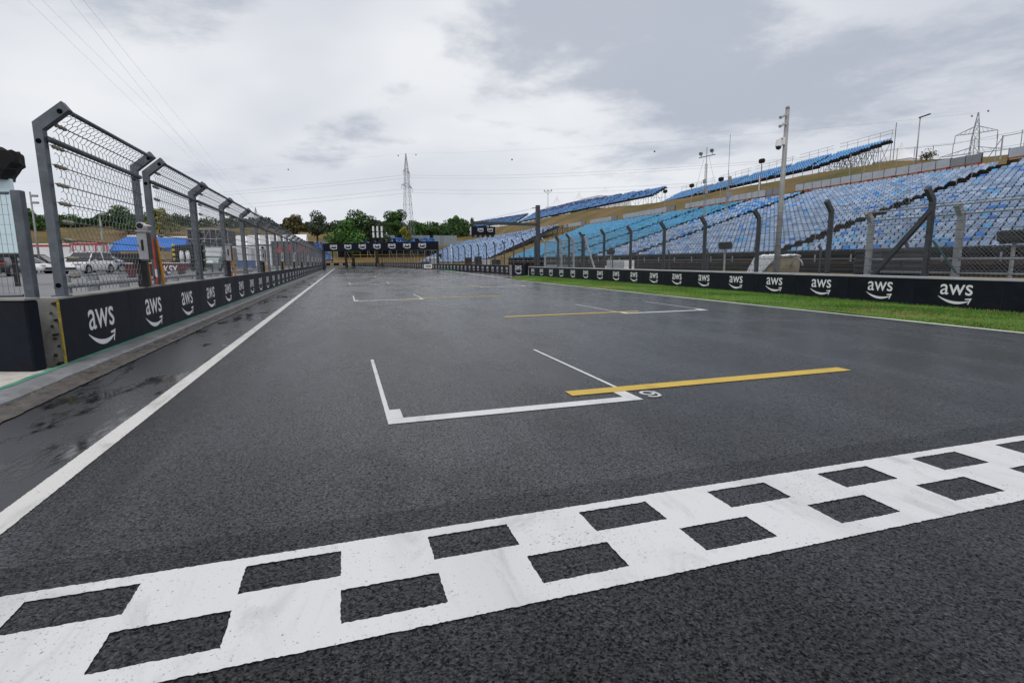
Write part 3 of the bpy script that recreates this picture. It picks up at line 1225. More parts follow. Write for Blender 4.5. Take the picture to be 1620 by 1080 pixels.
for j in range(NS + 1):
    for i, (x, z) in enumerate(hood):
        q = .05 if 2 < i < len(hood) - 1 else .012
        hv.append((x - (.10 * abs(j - 3) / 3 if x > -.5 else 0) + rn.uniform(-q, .3 * q), -.25 + .9 * j / NS, z + rn.uniform(-q, .4 * q)))
m_ = len(hood)
hf += [(j * m_ + i, j * m_ + (i + 1) % m_, (j + 1) * m_ + (i + 1) % m_, (j + 1) * m_ + i) for j in range(NS) for i in range(m_)]
hf += [tuple(range(m_ - 1, -1, -1)), tuple(range(NS * m_, NS * m_ + m_))]
b.add(hv, hf)
for k in range(16):
    x = -1.2 + k * .095
    z = 4.42 + .12 * rn.random()
    b.tube((x, -.3 - .1 * rn.random(), z), (x + .22, -.28, z + rn.uniform(-.1, .06)), .02, 5, .008)
b.build('hood', M['black_fabric'], db)


# ------------------------------------------------------------------ right: verge, barrier, fences
W1 = [(48.2, 16.75), (30, 16.75), (18, 16.45), (9, 16.15), (-20, 15.9)]


def wallx(y):
    return lerp_tab(sorted(W1), y)


b = MB()
ys = [-25 + .5 * i for i in range(145)]
vs = []
NX = 14
for y in ys:
    x0 = 12.26 if y < 38 else 12.26 + (y - 38) ** 2 * .045
    x1 = wallx(y) - .02
    x0 = min(x0, x1 - .05)
    for i in range(NX):
        u = i / (NX - 1)
        vs.append((x0 + (x1 - x0) * u, y, .012 + .05 * math.sin(math.pi * min(1, u * 1.3)) + .018 * wob(x0 * 3 + u * 60, y * 9)))
b.add(vs, [(j * NX + i, j * NX + i + 1, (j + 1) * NX + i + 1, (j + 1) * NX + i) for j in range(len(ys) - 1) for i in range(NX - 1)])
struct(b.build('grass_verge', M['verge'], smooth=True))
G3 = [leafmat('grass_green', (.075, .165, .024)), leafmat('grass_deep', (.05, .12, .018)), leafmat('grass_straw', (.20, .17, .065))]
b = MB()
rn = random.Random(14)
for k in range(70000):
    y = 4.5 + 40 * rn.random() ** 1.6
    x0 = (12.27 if y < 38 else 12.27 + (y - 38) ** 2 * .045) - .035 * rn.random()
    u = rn.random()
    x = x0 + (wallx(y) - .04 - x0) * u
    straw = rn.random() < (.55 if u < .30 else .16) * (.6 + .8 * (wob(x * 6, y * 4) > .2))
    h = (.012 + .04 * rn.random()) * (.6 if u < .25 else 1)
    if u > .93:
        h *= 1.5
    a = rn.uniform(0, 6.28)
    w = .008 + .009 * rn.random()
    lx, ly = rn.uniform(-.03, .03), rn.uniform(-.03, .03)
    z = .012 + .05 * math.sin(math.pi * min(1, max(0, u) * 1.3)) - .012
    b.add([(x - w * math.cos(a), y - w * math.sin(a), z), (x + w * math.cos(a), y + w * math.sin(a), z), (x + lx, y + ly, z + .02 + h)], [(0, 1, 2)],
          2 if straw else (0 if rn.random() < .62 else 1))
struct(b.build('grass', G3), 'stuff')

barrier('track_wall', 'low barrier with black logo boards and grey capping behind the grass verge', 'wall',
        [(W1[i][1], W1[i][0]) for i in range(5)], .80, .42, 2.285, .90, .55, M['concrete'], (.02, .80), (.055, M['grey_lip']), .40)
# taller boards where the verge ends, running on to the far corner
bw = thing('corner_board', 'tall black board with one large logo where the verge ends', 'board', (16.42, 52.6, 0), math.atan2(-1, .03))
b = MB()
b.cbox((1.9, .2, .52), (3.8, .36, 1.06), .015)
b.build('board', M['banner_board'], bw)
put_logo(bw, (1.9, .012, .53), (1, 0), 2.0, .86)
barrier('far_track_wall', 'black logo barrier curving away from the tall board to the white sign', 'wall',
        [(15.05, 95.5), (15.7, 84), (16.3, 72), (16.72, 60), (16.45, 53)], .98, .3, 2.1, .85, .58, M['concrete'], (.02, .97), None, .48)
barrier('corner_wall', 'black logo barrier at the far corner beneath the bridge banner', 'wall',
        [(3.6, 209), (7.5, 190), (11.3, 158), (13.2, 130), (14.2, 113), (15.03, 96.2)], 1.15, .3, 2.6, 1.1, .66, M['concrete'], (.02, 1.13), None, .56)
barrier('end_wall', 'short black logo barrier at the very end of the straight', 'wall',
        [(-12, 214), (4.6, 211.5)], 1.25, .3, 3.2, 1.3, .7, M['concrete'], (.02, 1.2), None, .6)
ob = thing('orange_barrier', 'bright orange water-filled barrier block at the end of the straight', 'barrier', (6.9, 205, 0), .05)
for k in (-1, 0, 1):
    b = MB()
    b.prism([(-.38, 0), (.38, 0), (.3, .35), (.2, .95), (.2, 1.15), (-.2, 1.15), (-.2, .95), (-.3, .35)], (k * .82 - .39, 0, 0), (0, 1, 0), (0, 0, 1), (.78, 0, 0))
    b.build('block', M['orange_barrier'], ob)
ws = thing('white_sign', 'small white lettered sign board standing before the curving barrier', 'sign', (14.3, 95.4, 0), math.atan2(-1, .35) + .5)
b = MB()
b.cbox((0, 0, .56), (1.7, .1, .72), .01)
b.build('board', M['white'], ws)
b = MB()
for x, w in ((-.5, .1), (-.38, .07), (-.25, .12), (-.1, .09), (.05, .14), (.22, .1), (.36, .12), (.5, .1)):
    b.bb(x, x + w, -.056, -.052, .44, .70)
struct(b.build('lettering', M['trim'], ws), 'stuff')
b = MB()
for x in (-.7, .7):
    b.bb(x - .03, x + .03, .0, .4, 0, .2)
b.build('feet', M['trim'], ws)


def diamond_net(length, z0, z1, pitch=.12, r=.0036, arm=None):
    b = MB()
    h = z1 - z0
    n = int((length + h) / pitch)
    for i in range(n):
        s = i * pitch
        a0, b0 = max(0, s - h), min(length, s)
        if b0 - a0 > .02:
            wire3(b, Vector((0, a0, z0 + (s - a0))), Vector((0, b0, z0 + (s - b0))), r)
            wire3(b, Vector((.004, a0, z1 - (s - a0))), Vector((.004, b0, z1 - (s - b0))), r)
    return b.mesh('wire_net', M['wire'])


def right_post(h1, arm, w=.13):
    b = MB()
    c = .32
    b.prism([(-w / 2, -.8), (w / 2, -.8), (w / 2, h1), (-arm + .05, h1 + arm * 1.15 + .05), (-arm - .06, h1 + arm * 1.15 - .05), (-w / 2, h1 - .08)],
            (0, -w / 2, 0), (1, 0, 0), (0, 0, 1), (0, w, 0))
    return b


df = thing('debris_fence', 'tall debris fence of dark bent-top posts and cables along the right wall', 'fence', (17.16, 0, .86))
py = [-2.2, 1.35, 4.9, 8.45, 12.05, 15.6, 19.2, 22.8, 26.35, 30.0, 33.6, 37.1, 39.6, 41.9]
RP = right_post(2.3, .28).mesh('post', M['dark_steel'])
for y in py:
    obj('post', RP, df, (0, y, 0))
for z in [.28 + .265 * k for k in range(9)]:
    b = MB()
    b.tube((-.075, -2.2, z), (-.075, 41.9, z), .0075, 5)
    b.build('cable', M['cable'], df)
DN = diamond_net(3.5, .02, 2.35)
for a, c in zip(py, py[1:]):
    o = obj('wire_net', DN, df, (.0, a + .05, 0))
    o.scale = (1, (c - a - .1) / 3.5, 1)
b = MB()
b.beam((-.02, 12.05, 1.98), (.0, 13.75, -.02), .13, .13)
b.build('brace', M['dark_steel'], df)
b = MB()
b.beam((-.02, 11.9, 1.05), (.05, 11.2, .1), .05, .05)
b.build('brace', pm('teal_steel', (.03, .07, .075), .5), df)

mf = thing('maintenance_fence', 'lower pale grey railed fence with chain-link behind the near right barrier', 'fence', (17.55, 0, .84))
MP = right_post(1.86, .22, .15).mesh('post', M['galv_light'])
for y in (-.4, 3.4, 7.4, 11.45, 14.3):
    obj('post', MP, mf, (0, y, 0))
for z, x in ((1.84, 0), (2.1, -.23), (.10, 0), (.52, 0)):
    b = MB()
    b.tube((x, -.4, z), (x, 14.3, z), .026 if z > 1 else .034, 7)
    b.build('rail', M['galv_light'], mf, True)
MN = diamond_net(3.9, .1, 1.84, .1)
for a, c in ((-.4, 3.4), (3.4, 7.4), (7.4, 11.45), (11.45, 14.3)):
    o = obj('wire_net', MN, mf, (.02, a, 0))
    o.scale = (1, (c - a) / 3.9, 1)

# slim inner fence just in front of the stand
nf = thing('inner_fence', 'slim dark green wire fence in front of the near grandstand', 'fence', (22.5, 0, .1))
IP = right_post(1.75, .16, .06).mesh('post', M['dark_steel'])
for i in range(19):
    obj('post', IP, nf, (0, 8 + 4.3 * i, 0))
for z in (.3, .8, 1.25, 1.7):
    b = MB()
    b.tube((0, 4, z), (0, 88, z), .012, 5)
    b.build('wire', M['cable'], nf)

# far run of fence behind the corner barrier
ff = thing('far_debris_fence', 'distant run of slim bent posts behind the curving barrier', 'fence', (0, 0, .9))
FP = right_post(2.45, .26, .11).mesh('post', M['dark_steel'])
fpts = [(17.3, 48), (17.45, 52), (17.5, 60), (17.1, 72), (16.5, 86), (15.6, 104), (14.8, 118), (13.6, 140), (11.6, 165)]
fr = resample(fpts, 3.6)
for p in fr:
    obj('post', FP, ff, (p.x, p.y, 0))
for z in (.3, .85, 1.4, 1.95, 2.45):
    b = MB()
    b.path([(p.x - .05, p.y, z) for p in fr], .012, 4)
    b.build('cable', M['cable'], ff)

# steel cage gate
cg = thing('cage_gate', 'pale grey steel cage gate with bent posts beside the light gantry', 'gate', (17.25, 0, .84))
CP = right_post(2.2, .3, .13).mesh('post', M['galv_light'])
for x, y in ((0, 45.2), (0, 42.1), (1.5, 42.3), (1.5, 45.0)):
    obj('post', CP, cg, (x, y, 0))
for z in (.12, 1.25, 2.2):
    b = MB()
    b.tube((0, 42.1, z), (0, 45.2, z), .04, 6)
    b.tube((0, 42.1, z), (1.5, 42.3, z), .04, 6)
    b.tube((0, 45.2, z), (1.5, 45.0, z), .04, 6)
    struct(b.build('rail', M['galv_light'], cg, True), 'stuff')
o = obj('wire_net', DN, cg, (.02, 42.15, 0))
o.scale = (1, 3.0 / 3.5, .9)

# ladder-braced post
lp = thing('braced_post', 'dark fence post with side rungs and a long pale brace', 'post', (17.35, 37.1, .84))
b = MB()
b.prism([(-.09, -.8), (.09, -.8), (.09, 2.5), (-.09, 2.5)], (0, .17, 0), (1, 0, 0), (0, 0, 1), (0, .18, 0))
b.build('post', M['dark_steel'], lp)
b = MB()
b.beam((0, .1, 2.3), (.05, -1.6, -.05), .10, .10)
b.build('brace', M['galv_light'], lp)
b = MB()
for k in range(7):
    b.tube((0, -.25, .3 + k * .32), (0, .8, .3 + k * .32), .02, 5)
struct(b.build('rungs', M['dark_steel'], lp), 'stuff')

# camera mast
cm = thing('camera_mast', 'tall tapered grey pole with two bullet cameras and a white dome camera', 'mast', (18.1, 19.05, 0))
b = MB()
b.tube((0, 0, -.05), (.06, 0, 7.62), .135, 10, .085)
b.tube((.06, 0, 7.62), (.06, 0, 7.72), .09, 10, .07)
b.build('pole', M['steel_post'], cm, True)
for z in (7.3, 6.95):
    b = MB()
    b.tube((.02, -.03, z + .05), (-.22, -.08, z), .035, 6)
    b.tube((-.16, -.08, z + .04), (-.46, -.2, z - .1), .06, 8)
    b.tube((-.44, -.19, z - .09), (-.48, -.21, z - .11), .065, 8)
    b.build('bullet_camera', M['box_grey'], cm)
dc = MB()
dc.cbox((-.1, -.02, 6.3), (.14, .16, .3), .02)
dc.path([(-.12, -.05, 6.42), (-.3, -.12, 6.42), (-.42, -.15, 6.33)], .035, 6)
dc.tube((-.44, -.16, 6.06), (-.44, -.16, 6.32), .135, 12, .10)
d0 = dc.build('dome_camera', M['white'], cm)
b = MB()
b.sphere((-.44, -.16, 6.03), .115, 12, 6)
b.build('dome', M['glass'], d0, True)


# speakers under black covers on posts
def speaker(name, label, loc, h, s=1.0, rz=0.0):
    o = thing(name, label, 'loudspeaker', loc, rz, 'covered loudspeakers behind the right barrier')
    b = MB()
    b.cbox((0, 0, h + .14 * s), (.34 * s, .78 * s, .36 * s), .07 * s, .15)
    b.build('cover', M['black_fabric'], o)
    b = MB()
    b.tube((0, 0, 0), (0, 0, h), .055, 8)
    b.build('post', M['steel_post'], o)
    b = MB()
    b.bb(-.12, .12, -.36, .36, h - .08, h - .045)
    b.build('shelf', M['dark_steel'], o)


speaker('covered_loudspeaker', 'black covered loudspeaker on a pole at the right edge before the blue seats', (20, 11.45, .05), 1.84, 1.05)
speaker('covered_loudspeaker', 'black covered loudspeaker left of the silver-wrapped cart', (20, 24.8, .05), 1.96, 1.0)
speaker('covered_loudspeaker', 'black covered loudspeaker above the white box by the turquoise seats', (20, 38.0, .05), 1.85, 1.0)

# silver wrapped cart
sc = thing('foil_covered_cart', 'cart wrapped in crumpled silver foil and khaki cover behind the barrier', 'cart', (20.4, 21.6, .1), rad(90))


def crumple(prof, depth, seed, n=16):
    rn = random.Random(seed)
    vs, fs = [], []
    m = len(prof)
    for j in range(n + 1):
        for u, z in prof:
            vs.append((u + rn.uniform(-.04, .04), depth * (j / n - .5) + rn.uniform(-.03, .03), max(0.02, z + rn.uniform(-.05, .05))))
    for j in range(n):
        for i in range(m - 1):
            fs.append((j * m + i, j * m + i + 1, (j + 1) * m + i + 1, (j + 1) * m + i))
    fs += [tuple(range(m - 1, -1, -1)), tuple(range(n * m, n * m + m))]
    q = MB()
    q.add(vs, fs)
    return q


crumple([(1.45, .05), (1.3, .4), (1.1, .85), (.75, 1.38), (.35, 1.5), (-.1, 1.46), (-.55, 1.50), (-.98, 1.47), (-.68, 1.26), (-.35, 1.04), (-.1, .82), (.2, .55), (.5, .25), (.72, .05)], 1.3, 5, 12).build('foil_wrap', M['foil'], sc)
crumple([(.55, .05), (.3, .35), (.0, .68), (-.3, .95), (-.6, 1.15), (-.95, 1.36), (-1.0, .9), (-.96, .5), (-.98, .05)], 1.15, 6, 8).build('khaki_cover', M['tan_cloth'], sc)
b = MB()
b.path([(-1.0, 0, .9), (-1.15, 0, 1.2), (-1.4, 0, 1.32), (-1.62, 0, 1.2), (-1.72, 0, .98)], .035, 6)
b.build('hose', M['galv_light'], sc, True)
for x in (-.6, .9):
    b = MB()
    b.tube((x, -.7, .2), (x, -.56, .2), .22, 12)
    b.build('wheel', M['tyre'], sc)

wb = thing('white_cabinet', 'white box cabinet standing below the turquoise seats', 'cabinet', (23.9, 43.6, .1), 0)
b = MB()
b.cbox((0, 0, .62), (1.0, 3.3, 1.3), .03)
b.build('housing', M['white'], wb)
b = MB()
b.cbox((0, 2.0, .38), (.9, .6, .8), .03)
b.build('side_locker', M['white'], wb)
for y in (-1.1, 0, 1.1):
    b = MB()
    b.bb(-.512, -.505, y - .52, y + .52, .08, 1.18)
    b.build('door', M['box_grey'], wb)
tb = thing('tyre_stack', 'dark stacked tyre bundle behind the barrier near the fence brace', 'tyres', (21.2, 16.4, .1))
_b = MB()
for a in range(12):
    t0, t1 = 2 * math.pi * a / 12, 2 * math.pi * (a + 1) / 12
    vs = []
    for t in (t0, t1):
        for rr, zz in ((.17, .03), (.3, 0), (.34, .1), (.3, .2), (.17, .17)):
            vs.append((rr * math.cos(t), rr * math.sin(t), zz))
    _b.add(vs, [(i, i + 1, i + 6, i + 5) for i in range(4)] + [(4, 0, 5, 9)])
TY = _b.mesh('tyre', M['tyre'])
for c in range(4):
    for k in range(8):
        obj('tyre', TY, tb, (rk.uniform(-.03, .03), c * .7 - 1.0 + rk.uniform(-.02, .02), k * .21))


# ------------------------------------------------------------------ grandstands
def seat_geo(full=True):
    """bucket seat facing -x, y across, z up from the deck"""
    if not full:
        w = .175
        vs = [(-.30, -w, .13), (-.30, w, .13), (0, w, .11), (0, -w, .11), (.09, -w, .42), (.09, w, .42), (.04, w, .08), (.04, -w, .08), (.12, -w, .40), (.12, w, .40)]
        return vs, [(0, 3, 2, 1), (3, 4, 5, 2), (7, 6, 9, 8), (4, 8, 9, 5), (3, 7, 8, 4), (2, 5, 9, 6)]
    w = .205
    out = [(-w + .085, .05), (w - .085, .05), (w - .05, .12), (w, .20), (w + .003, .27), (w - .015, .32), (w - .055, .345), (-w + .055, .345), (-w + .015, .32), (-w - .003, .27), (-w, .20), (-w + .05, .12)]

    def bx(y, z):
        return (z - .05) * .25 - (.022 * (abs(y) / w) ** 2)
    vs = [(bx(y, z), y, z) for y, z in out] + [(bx(y, z) + .03, y, z) for y, z in out]
    n = len(out)
    fs = [tuple(range(n - 1, -1, -1)), tuple(range(n, 2 * n))] + [(i, (i + 1) % n, n + (i + 1) % n, n + i) for i in range(n)]
    o = len(vs)
    vs += [(-.34, -w + .03, .14), (-.34, w - .03, .14), (.0, w - .06, .10), (.0, -w + .06, .10), (-.34, -w + .03, .10), (-.34, w - .03, .10), (.0, w - .06, .06), (.0, -w + .06, .06)]
    fs += [tuple(o + i for i in q) for q in ((0, 3, 2, 1), (4, 5, 6, 7), (0, 1, 5, 4), (1, 2, 6, 5), (3, 0, 4, 7))]
    o = len(vs)
    vs += [(-.16, -.05, -.01), (-.06, -.05, -.01), (-.06, .05, -.01), (-.16, .05, -.01), (-.16, -.05, .09), (-.06, -.05, .09), (-.06, .05, .09), (-.16, .05, .09)]
    fs += [tuple(o + i for i in q) for q in ((0, 1, 5, 4), (1, 2, 6, 5), (2, 3, 7, 6), (3, 0, 4, 7))]
    return vs, fs


SV, SF = seat_geo(True)
SV2, SF2 = seat_geo(False)
SEAT_ME = []
for _m in SEAT:
    _b = MB()
    _b.add(SV, SF)
    SEAT_ME.append(_b.mesh('seat', _m))


def grandstand(o, rows, d, r, z0, y0f, y1f, pitch, aisles, aw, colour, indiv=0, key=None, full=True, seed=1, step_t=.22, slope=0.0, deck=True):
    """local x: up and away from the track; local y: along the rows; z0: deck of the first row"""
    rn = random.Random(seed)
    allseats = []
    for n in range(rows):
        x = n * d
        zf = z0 + n * r
        y0, y1 = y0f(n), y1f(n)
        if deck:
            b = MB()
            xa, xb = x - .42, x + d - .42 + .02
            za, zb = zf + slope * y0, zf + slope * y1
            b.add([(xa, y0, za - step_t), (xb, y0, za - step_t), (xb, y1, zb - step_t), (xa, y1, zb - step_t), (xa, y0, za), (xb, y0, za), (xb, y1, zb), (xa, y1, zb)],
                  [(3, 2, 1, 0), (4, 5, 6, 7), (0, 1, 5, 4), (1, 2, 6, 5), (2, 3, 7, 6), (3, 0, 4, 7)])
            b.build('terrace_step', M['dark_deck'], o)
        y = y0 + pitch / 2
        while y < y1 - pitch / 2:
            if not any(abs(y - a) < aw / 2 for a in aisles):
                c = colour(y, n, rn)
                if c is not None:
                    allseats.append((x, y, zf + slope * y, c))
            y += pitch
    chosen = set()
    if indiv:
        order = sorted((key(s), i) for i, s in enumerate(allseats) if key(s) is not None)
        chosen = {i for _, i in order[:indiv]}
        for i in sorted(chosen):
            x, y, z, c = allseats[i]
            obj('seat', SEAT_ME[c], o, (x, y, z), 0)
    b = MB()
    V, F = (SV, SF) if full else (SV2, SF2)
    for i, (x, y, z, c) in enumerate(allseats):
        if i in chosen:
            continue
        k = rn.uniform(-.005, .005)
        b.add([(vx + x + k * .6, vy + y + k, vz + z) for vx, vy, vz in V], F, c)
    struct(b.build('seats', SEAT, o), 'stuff')


def pick(rn, tab):
    t = rn.random()
    for w, c in tab:
        t -= w
        if t < 0:
            return c
    return tab[-1][1]


NEAR_TAB = [(.55, 0), (.26, 1), (.11, 2), (.04, 3), (.04, 4)]
MID_TAB = [(.30, 0), (.44, 1), (.07, 2), (.11, 3), (.08, 4)]
TURQ_TAB = [(.70, 5), (.10, 9), (.05, 3), (.08, 6), (.07, 4)]


def col_near(y, n, rn):
    if y < 31:
        if n < 6:
            return pick(rn, [(.40, 0), (.33, 1), (.12, 2), (.08, 3), (.07, 4)])
        return pick(rn, [(.56, 0), (.18, 1), (.18, 2), (.04, 3), (.04, 4)])
    if y < 51:
        return pick(rn, NEAR_TAB)
    if y < 61:
        if n > 19:
            return pick(rn, [(.4, 1), (.3, 4), (.3, 3)])
        return pick(rn, MID_TAB)
    if y < 71 and n > 20 and rn.random() < .3:
        return 6
    return pick(rn, TURQ_TAB)


sa = thing('hillside_grandstand', 'large grandstand of blue and turquoise bucket seats on the hillside, nearest on the right', 'grandstand', (30, 0, 0))


def keyA(s):
    X, Y = 30 + s[0], s[1]
    if Y < .555 * X:
        return None
    return math.hypot(X, Y)


grandstand(sa, 29, .8, .25, 1.83, lambda n: 10 + .36 * n, lambda n: 97 + .55 * n, .51, (30.9, 51.6, 61.2, 70.9, 81), 1.5, col_near, 300, keyA, True, 5)
for k in range(4):
    b = MB()
    b.bb(-.45 + .05 * (k % 2), -.30, 8, 97, .42 + k * .30, .42 + k * .30 + .20)
    b.build('front_beam', M['brown_beam'] if k == 2 else M['hole'], sa)  # black beams carry the shade of the void below the seats
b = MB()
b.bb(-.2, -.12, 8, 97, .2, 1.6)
b.build('void_shade_sheet', M['hole'], sa)  # black sheet painted as the shade under the front row
_b = MB()
_b.bb(-.50, -.44, -.035, .035, 1.18, 1.62)
BR = _b.mesh('bracket', M['galv_light'])
for i in range(33):
    obj('bracket', BR, sa, (0, 9.5 + i * 2.62, 0))
b = MB()
b.tube((-.47, 8, 1.36), (-.47, 97, 1.36), .025, 6)
b.build('front_rail', M['galv_light'], sa, True)
# hand rails in the two near aisles
for ya in (30.55, 51.25):
    for n in (3, 12, 20):
        b = MB()
        x, z = n * .8, 1.78 + n * .25
        b.tube((x, ya + .1, z), (x, ya + .1, z + .95), .022, 6)
        b.tube((x + 1.6, ya + .1, z + .5), (x + 1.6, ya + .1, z + 1.45), .022, 6)
        b.tube((x, ya + .1, z + .95), (x + 1.6, ya + .1, z + 1.45), .022, 6)
        b.build('hand_rail', M['steel_post'], sa)

# panel fence along the top of the stand
for si, (ya, yb, lab) in enumerate(((19, 31.9, 'grey panel fence with red foot rail at the right edge above the seats'),
                                    (33.9, 54.2, 'long grey panel fence with red foot rail above the near seats'),
                                    (56.6, 76.6, 'grey panel fence above the blue seats left of the camera mast'),
                                    (79.4, 97.0, 'grey panel fence above the turquoise seats'),
                                    (99.5, 112.0, 'short grey panel fence at the far top of the turquoise seats'),
                                    (114.5, 127.0, 'last short grey panel fence beyond the turquoise seats'))):
    o = thing('panel_fence', lab, 'fence', (53.6, ya, 9.0), 0, 'panel fences above the hillside stand')
    n = max(1, round((yb - ya) / 1.27))
    st = (yb - ya) / n
    _b = MB()
    _b.bb(-.02, .02, .04, st - .04, .46, 1.27)
    pa = _b.mesh('panel', M['panel_a'])
    pb = _b.mesh('panel', M['panel_b'])
    _b = MB()
    _b.bb(.03, .10, -.045, .045, -.5, 1.32)
    pp = _b.mesh('post', M['dark_steel'])
    for i in range(n):
        dark = (i < 2) if si else False
        obj('panel', pb if dark else pa, o, (RND.uniform(-.01, .01), i * st, RND.uniform(-.01, .01)))
        obj('post', pp, o, (0, i * st, 0))
        if i % 3 == 0:
            obj('post', pp, o, (0, i * st + .16, 0))
    obj('post', pp, o, (0, yb - ya, 0))
    if si < 3:
        b = MB()
        b.bb(-.18, -.12, 0, yb - ya, .44, .50)
        b.build('foot_rail', M['rust_red'], o)
        _b = MB()
        _b.bb(-.24, -.08, -.1, .1, .1, .52)
        rp = _b.mesh('rail_post', M['rust_red'])
        k = 0.0
        while k < yb - ya + .1:
            obj('rail_post', rp, o, (0, k, 0))
            k += 2.6
        b = MB()
        b.bb(-.1, .1, 0, yb - ya, .02, .30)
        b.build('ground_beam', M['brown_beam'], o)


def scaffold_end(b, pts_top, ground, y, r=.05, yd=0.0):
    """lattice below a raking line: pts_top list of (x, z)"""
    for i, (x, z) in enumerate(pts_top):
        g = ground(x)
        if z - g > .4:
            b.tube((x, y, g), (x, y + yd, z), r, 5)
            zz = g + 1.5
            while zz < z - .3 and i + 1 < len(pts_top):
                b.tube((x, y, zz), (pts_top[i + 1][0], y, zz), r * .8, 4)
                zz += 1.6
        if i + 1 < len(pts_top):
            x2, z2 = pts_top[i + 1]
            b.tube((x, y, z), (x2, y, z2), r, 5)
            if i % 2 == 0:
                b.tube((x, y, ground(x)), (x2, y, z2), r * .8, 4)
            else:
                b.tube((x, y, z), (x2, y, ground(x2)), r * .8, 4)


# second stand: scaffold stand beyond the gap
sC = thing('scaffold_grandstand', 'steep scaffold grandstand of pale blue seats beyond the turquoise section', 'grandstand', (30.6, 121, 0))


def col_C(y, n, rn):
    if n > 20:
        return pick(rn, [(.34, 7), (.3, 8), (.36, 0)])
    return pick(rn, [(.62, 7), (.12, 8), (.16, 1), (.10, 9)])


grandstand(sC, 28, .8, .325, 1.15, lambda n: .26 * n, lambda n: 150 + 1.2 * n, .5, [11 + 10.5 * k for k in range(15)], 1.1, col_C, 0, None, False, 6, .12)
b = MB()
for yy in (-.1, 3.2, 6.6):
    scaffold_end(b, [(.8 * i * 1.6 - .4, 1.0 + .325 * i * 1.6) for i in range(18)], lambda x: H(30.6 + x, 125), yy, .06)
struct(b.build('scaffold', M['dark_steel'], sC), 'stuff')
b = MB()
for i in range(28):
    b.box((.8 * i, .26 * i - .1, 1.15 + .325 * i - .25), (.9, .14, .42))
b.build('side_stringer', M['dark_deck'], sC)
b = MB()
for i in range(40):
    b.bb(-.45, -.4, i * 3.7, i * 3.7 + .08, 0, 1.1)
struct(b.build('front_posts', M['galv'], sC), 'stuff')

# upper stand on the hill crest
sD = thing('crest_grandstand', 'long low stand of sky blue seats with a back railing on the hill crest', 'grandstand', (75, 0, 0))


def slopeD(y):
    return 18.38 - .0262 * y


def col_D(y, n, rn):
    return pick(rn, [(.74, 9), (.16, 4), (.06, 3), (.04, 2)])


grandstand(sD, 8, .72, .335, 18.05, lambda n: 71.2 - 1.15 * n, lambda n: 117, .5, (73.2, 81.5, 92.5, 103.5), 1.0, col_D, 0, None, False, 7, .35, -.0262)
b = MB()
yy = 63.6
while yy < 117:
    z = slopeD(yy) + 7 * .335 + .3
    if not any(abs(yy - a) < .9 for a in (73.2, 81.5, 92.5, 103.5)):
        b.tube((5.6, yy, z - .3), (5.6, yy, z + 1.05), .03, 5)
    yy += 1.9
for a, c in ((63.4, 72.6), (73.8, 80.9), (82.1, 91.9), (93.1, 102.9), (104.1, 117)):
    for dz in (.55, 1.05):
        b.tube((5.6, a, slopeD(a) + 2.645 + dz), (5.6, c, slopeD(c) + 2.645 + dz), .028, 5)
struct(b.build('back_railing', M['steel_post'], sD), 'stuff')
b = MB()
yy = 72.0
while yy < 117:
    b.tube((-.5, yy, slopeD(yy) - .4), (-.5, yy, slopeD(yy) + .75), .025, 5)
    b.tube((-.5, yy, H(74.5, yy) - .1), (-.5, yy, slopeD(yy) - .3), .05, 5)
    yy += 2.0
b.tube((-.5, 72, slopeD(72) + .75), (-.5, 117, slopeD(117) + .75), .025, 5)
struct(b.build('front_railing', M['steel_post'], sD), 'stuff')
b = MB()
sy = [63.4, 65.4, 67.4, 69.4, 71.4]
cols = []
for yy in sy:
    n0 = max(0.0, (71.2 - yy) / 1.15)
    xs_ = [q for q in (.1, 1.2, 2.3, 3.4, 4.5, 5.4) if q >= n0 * .72 - .3]
    cols.append(xs_)
    for x in xs_:
        zt = slopeD(yy) - .35 + .465 * x
        b.tube((x, yy, H(75 + x, yy) - .3), (x, yy, zt), .045, 5)
        b.tube((x, yy, zt - 1.0), (5.4, yy, zt - 1.0), .03, 4)
    for xa, xb in zip(xs_, xs_[1:]):
        b.tube((xa, yy, H(75 + xa, yy) - .2), (xb, yy, slopeD(yy) - .35 + .465 * xb), .035, 4)
for (ya_, ca), (yb_, cb) in zip(zip(sy, cols), zip(sy[1:], cols[1:])):
    for x in ca:
        if x in cb:
            za, zb2 = slopeD(ya_) - .35 + .465 * x, slopeD(yb_) - .35 + .465 * x
            b.tube((x, ya_, H(75 + x, ya_) - .1), (x, yb_, zb2), .035, 4)
            b.tube((x, yb_, H(75 + x, yb_) - .1), (x, ya_, za), .035, 4)
            b.tube((x, ya_, za - .05), (x, yb_, zb2 - .05), .05, 4)
struct(b.build('scaffold', M['galv'], sD), 'stuff')
b = MB()
b.tube((5.75, 63.2, 14.5), (5.75, 63.2, 21.4), .05, 6)
b.build('corner_pole', M['dark_steel'], sD)

# upper stands further along the crest
def col_E(y, n, rn):
    if n > 6:
        return pick(rn, [(.62, 8), (.28, 3), (.10, 7)])
    return pick(rn, [(.66, 9), (.2, 3), (.14, 8)])


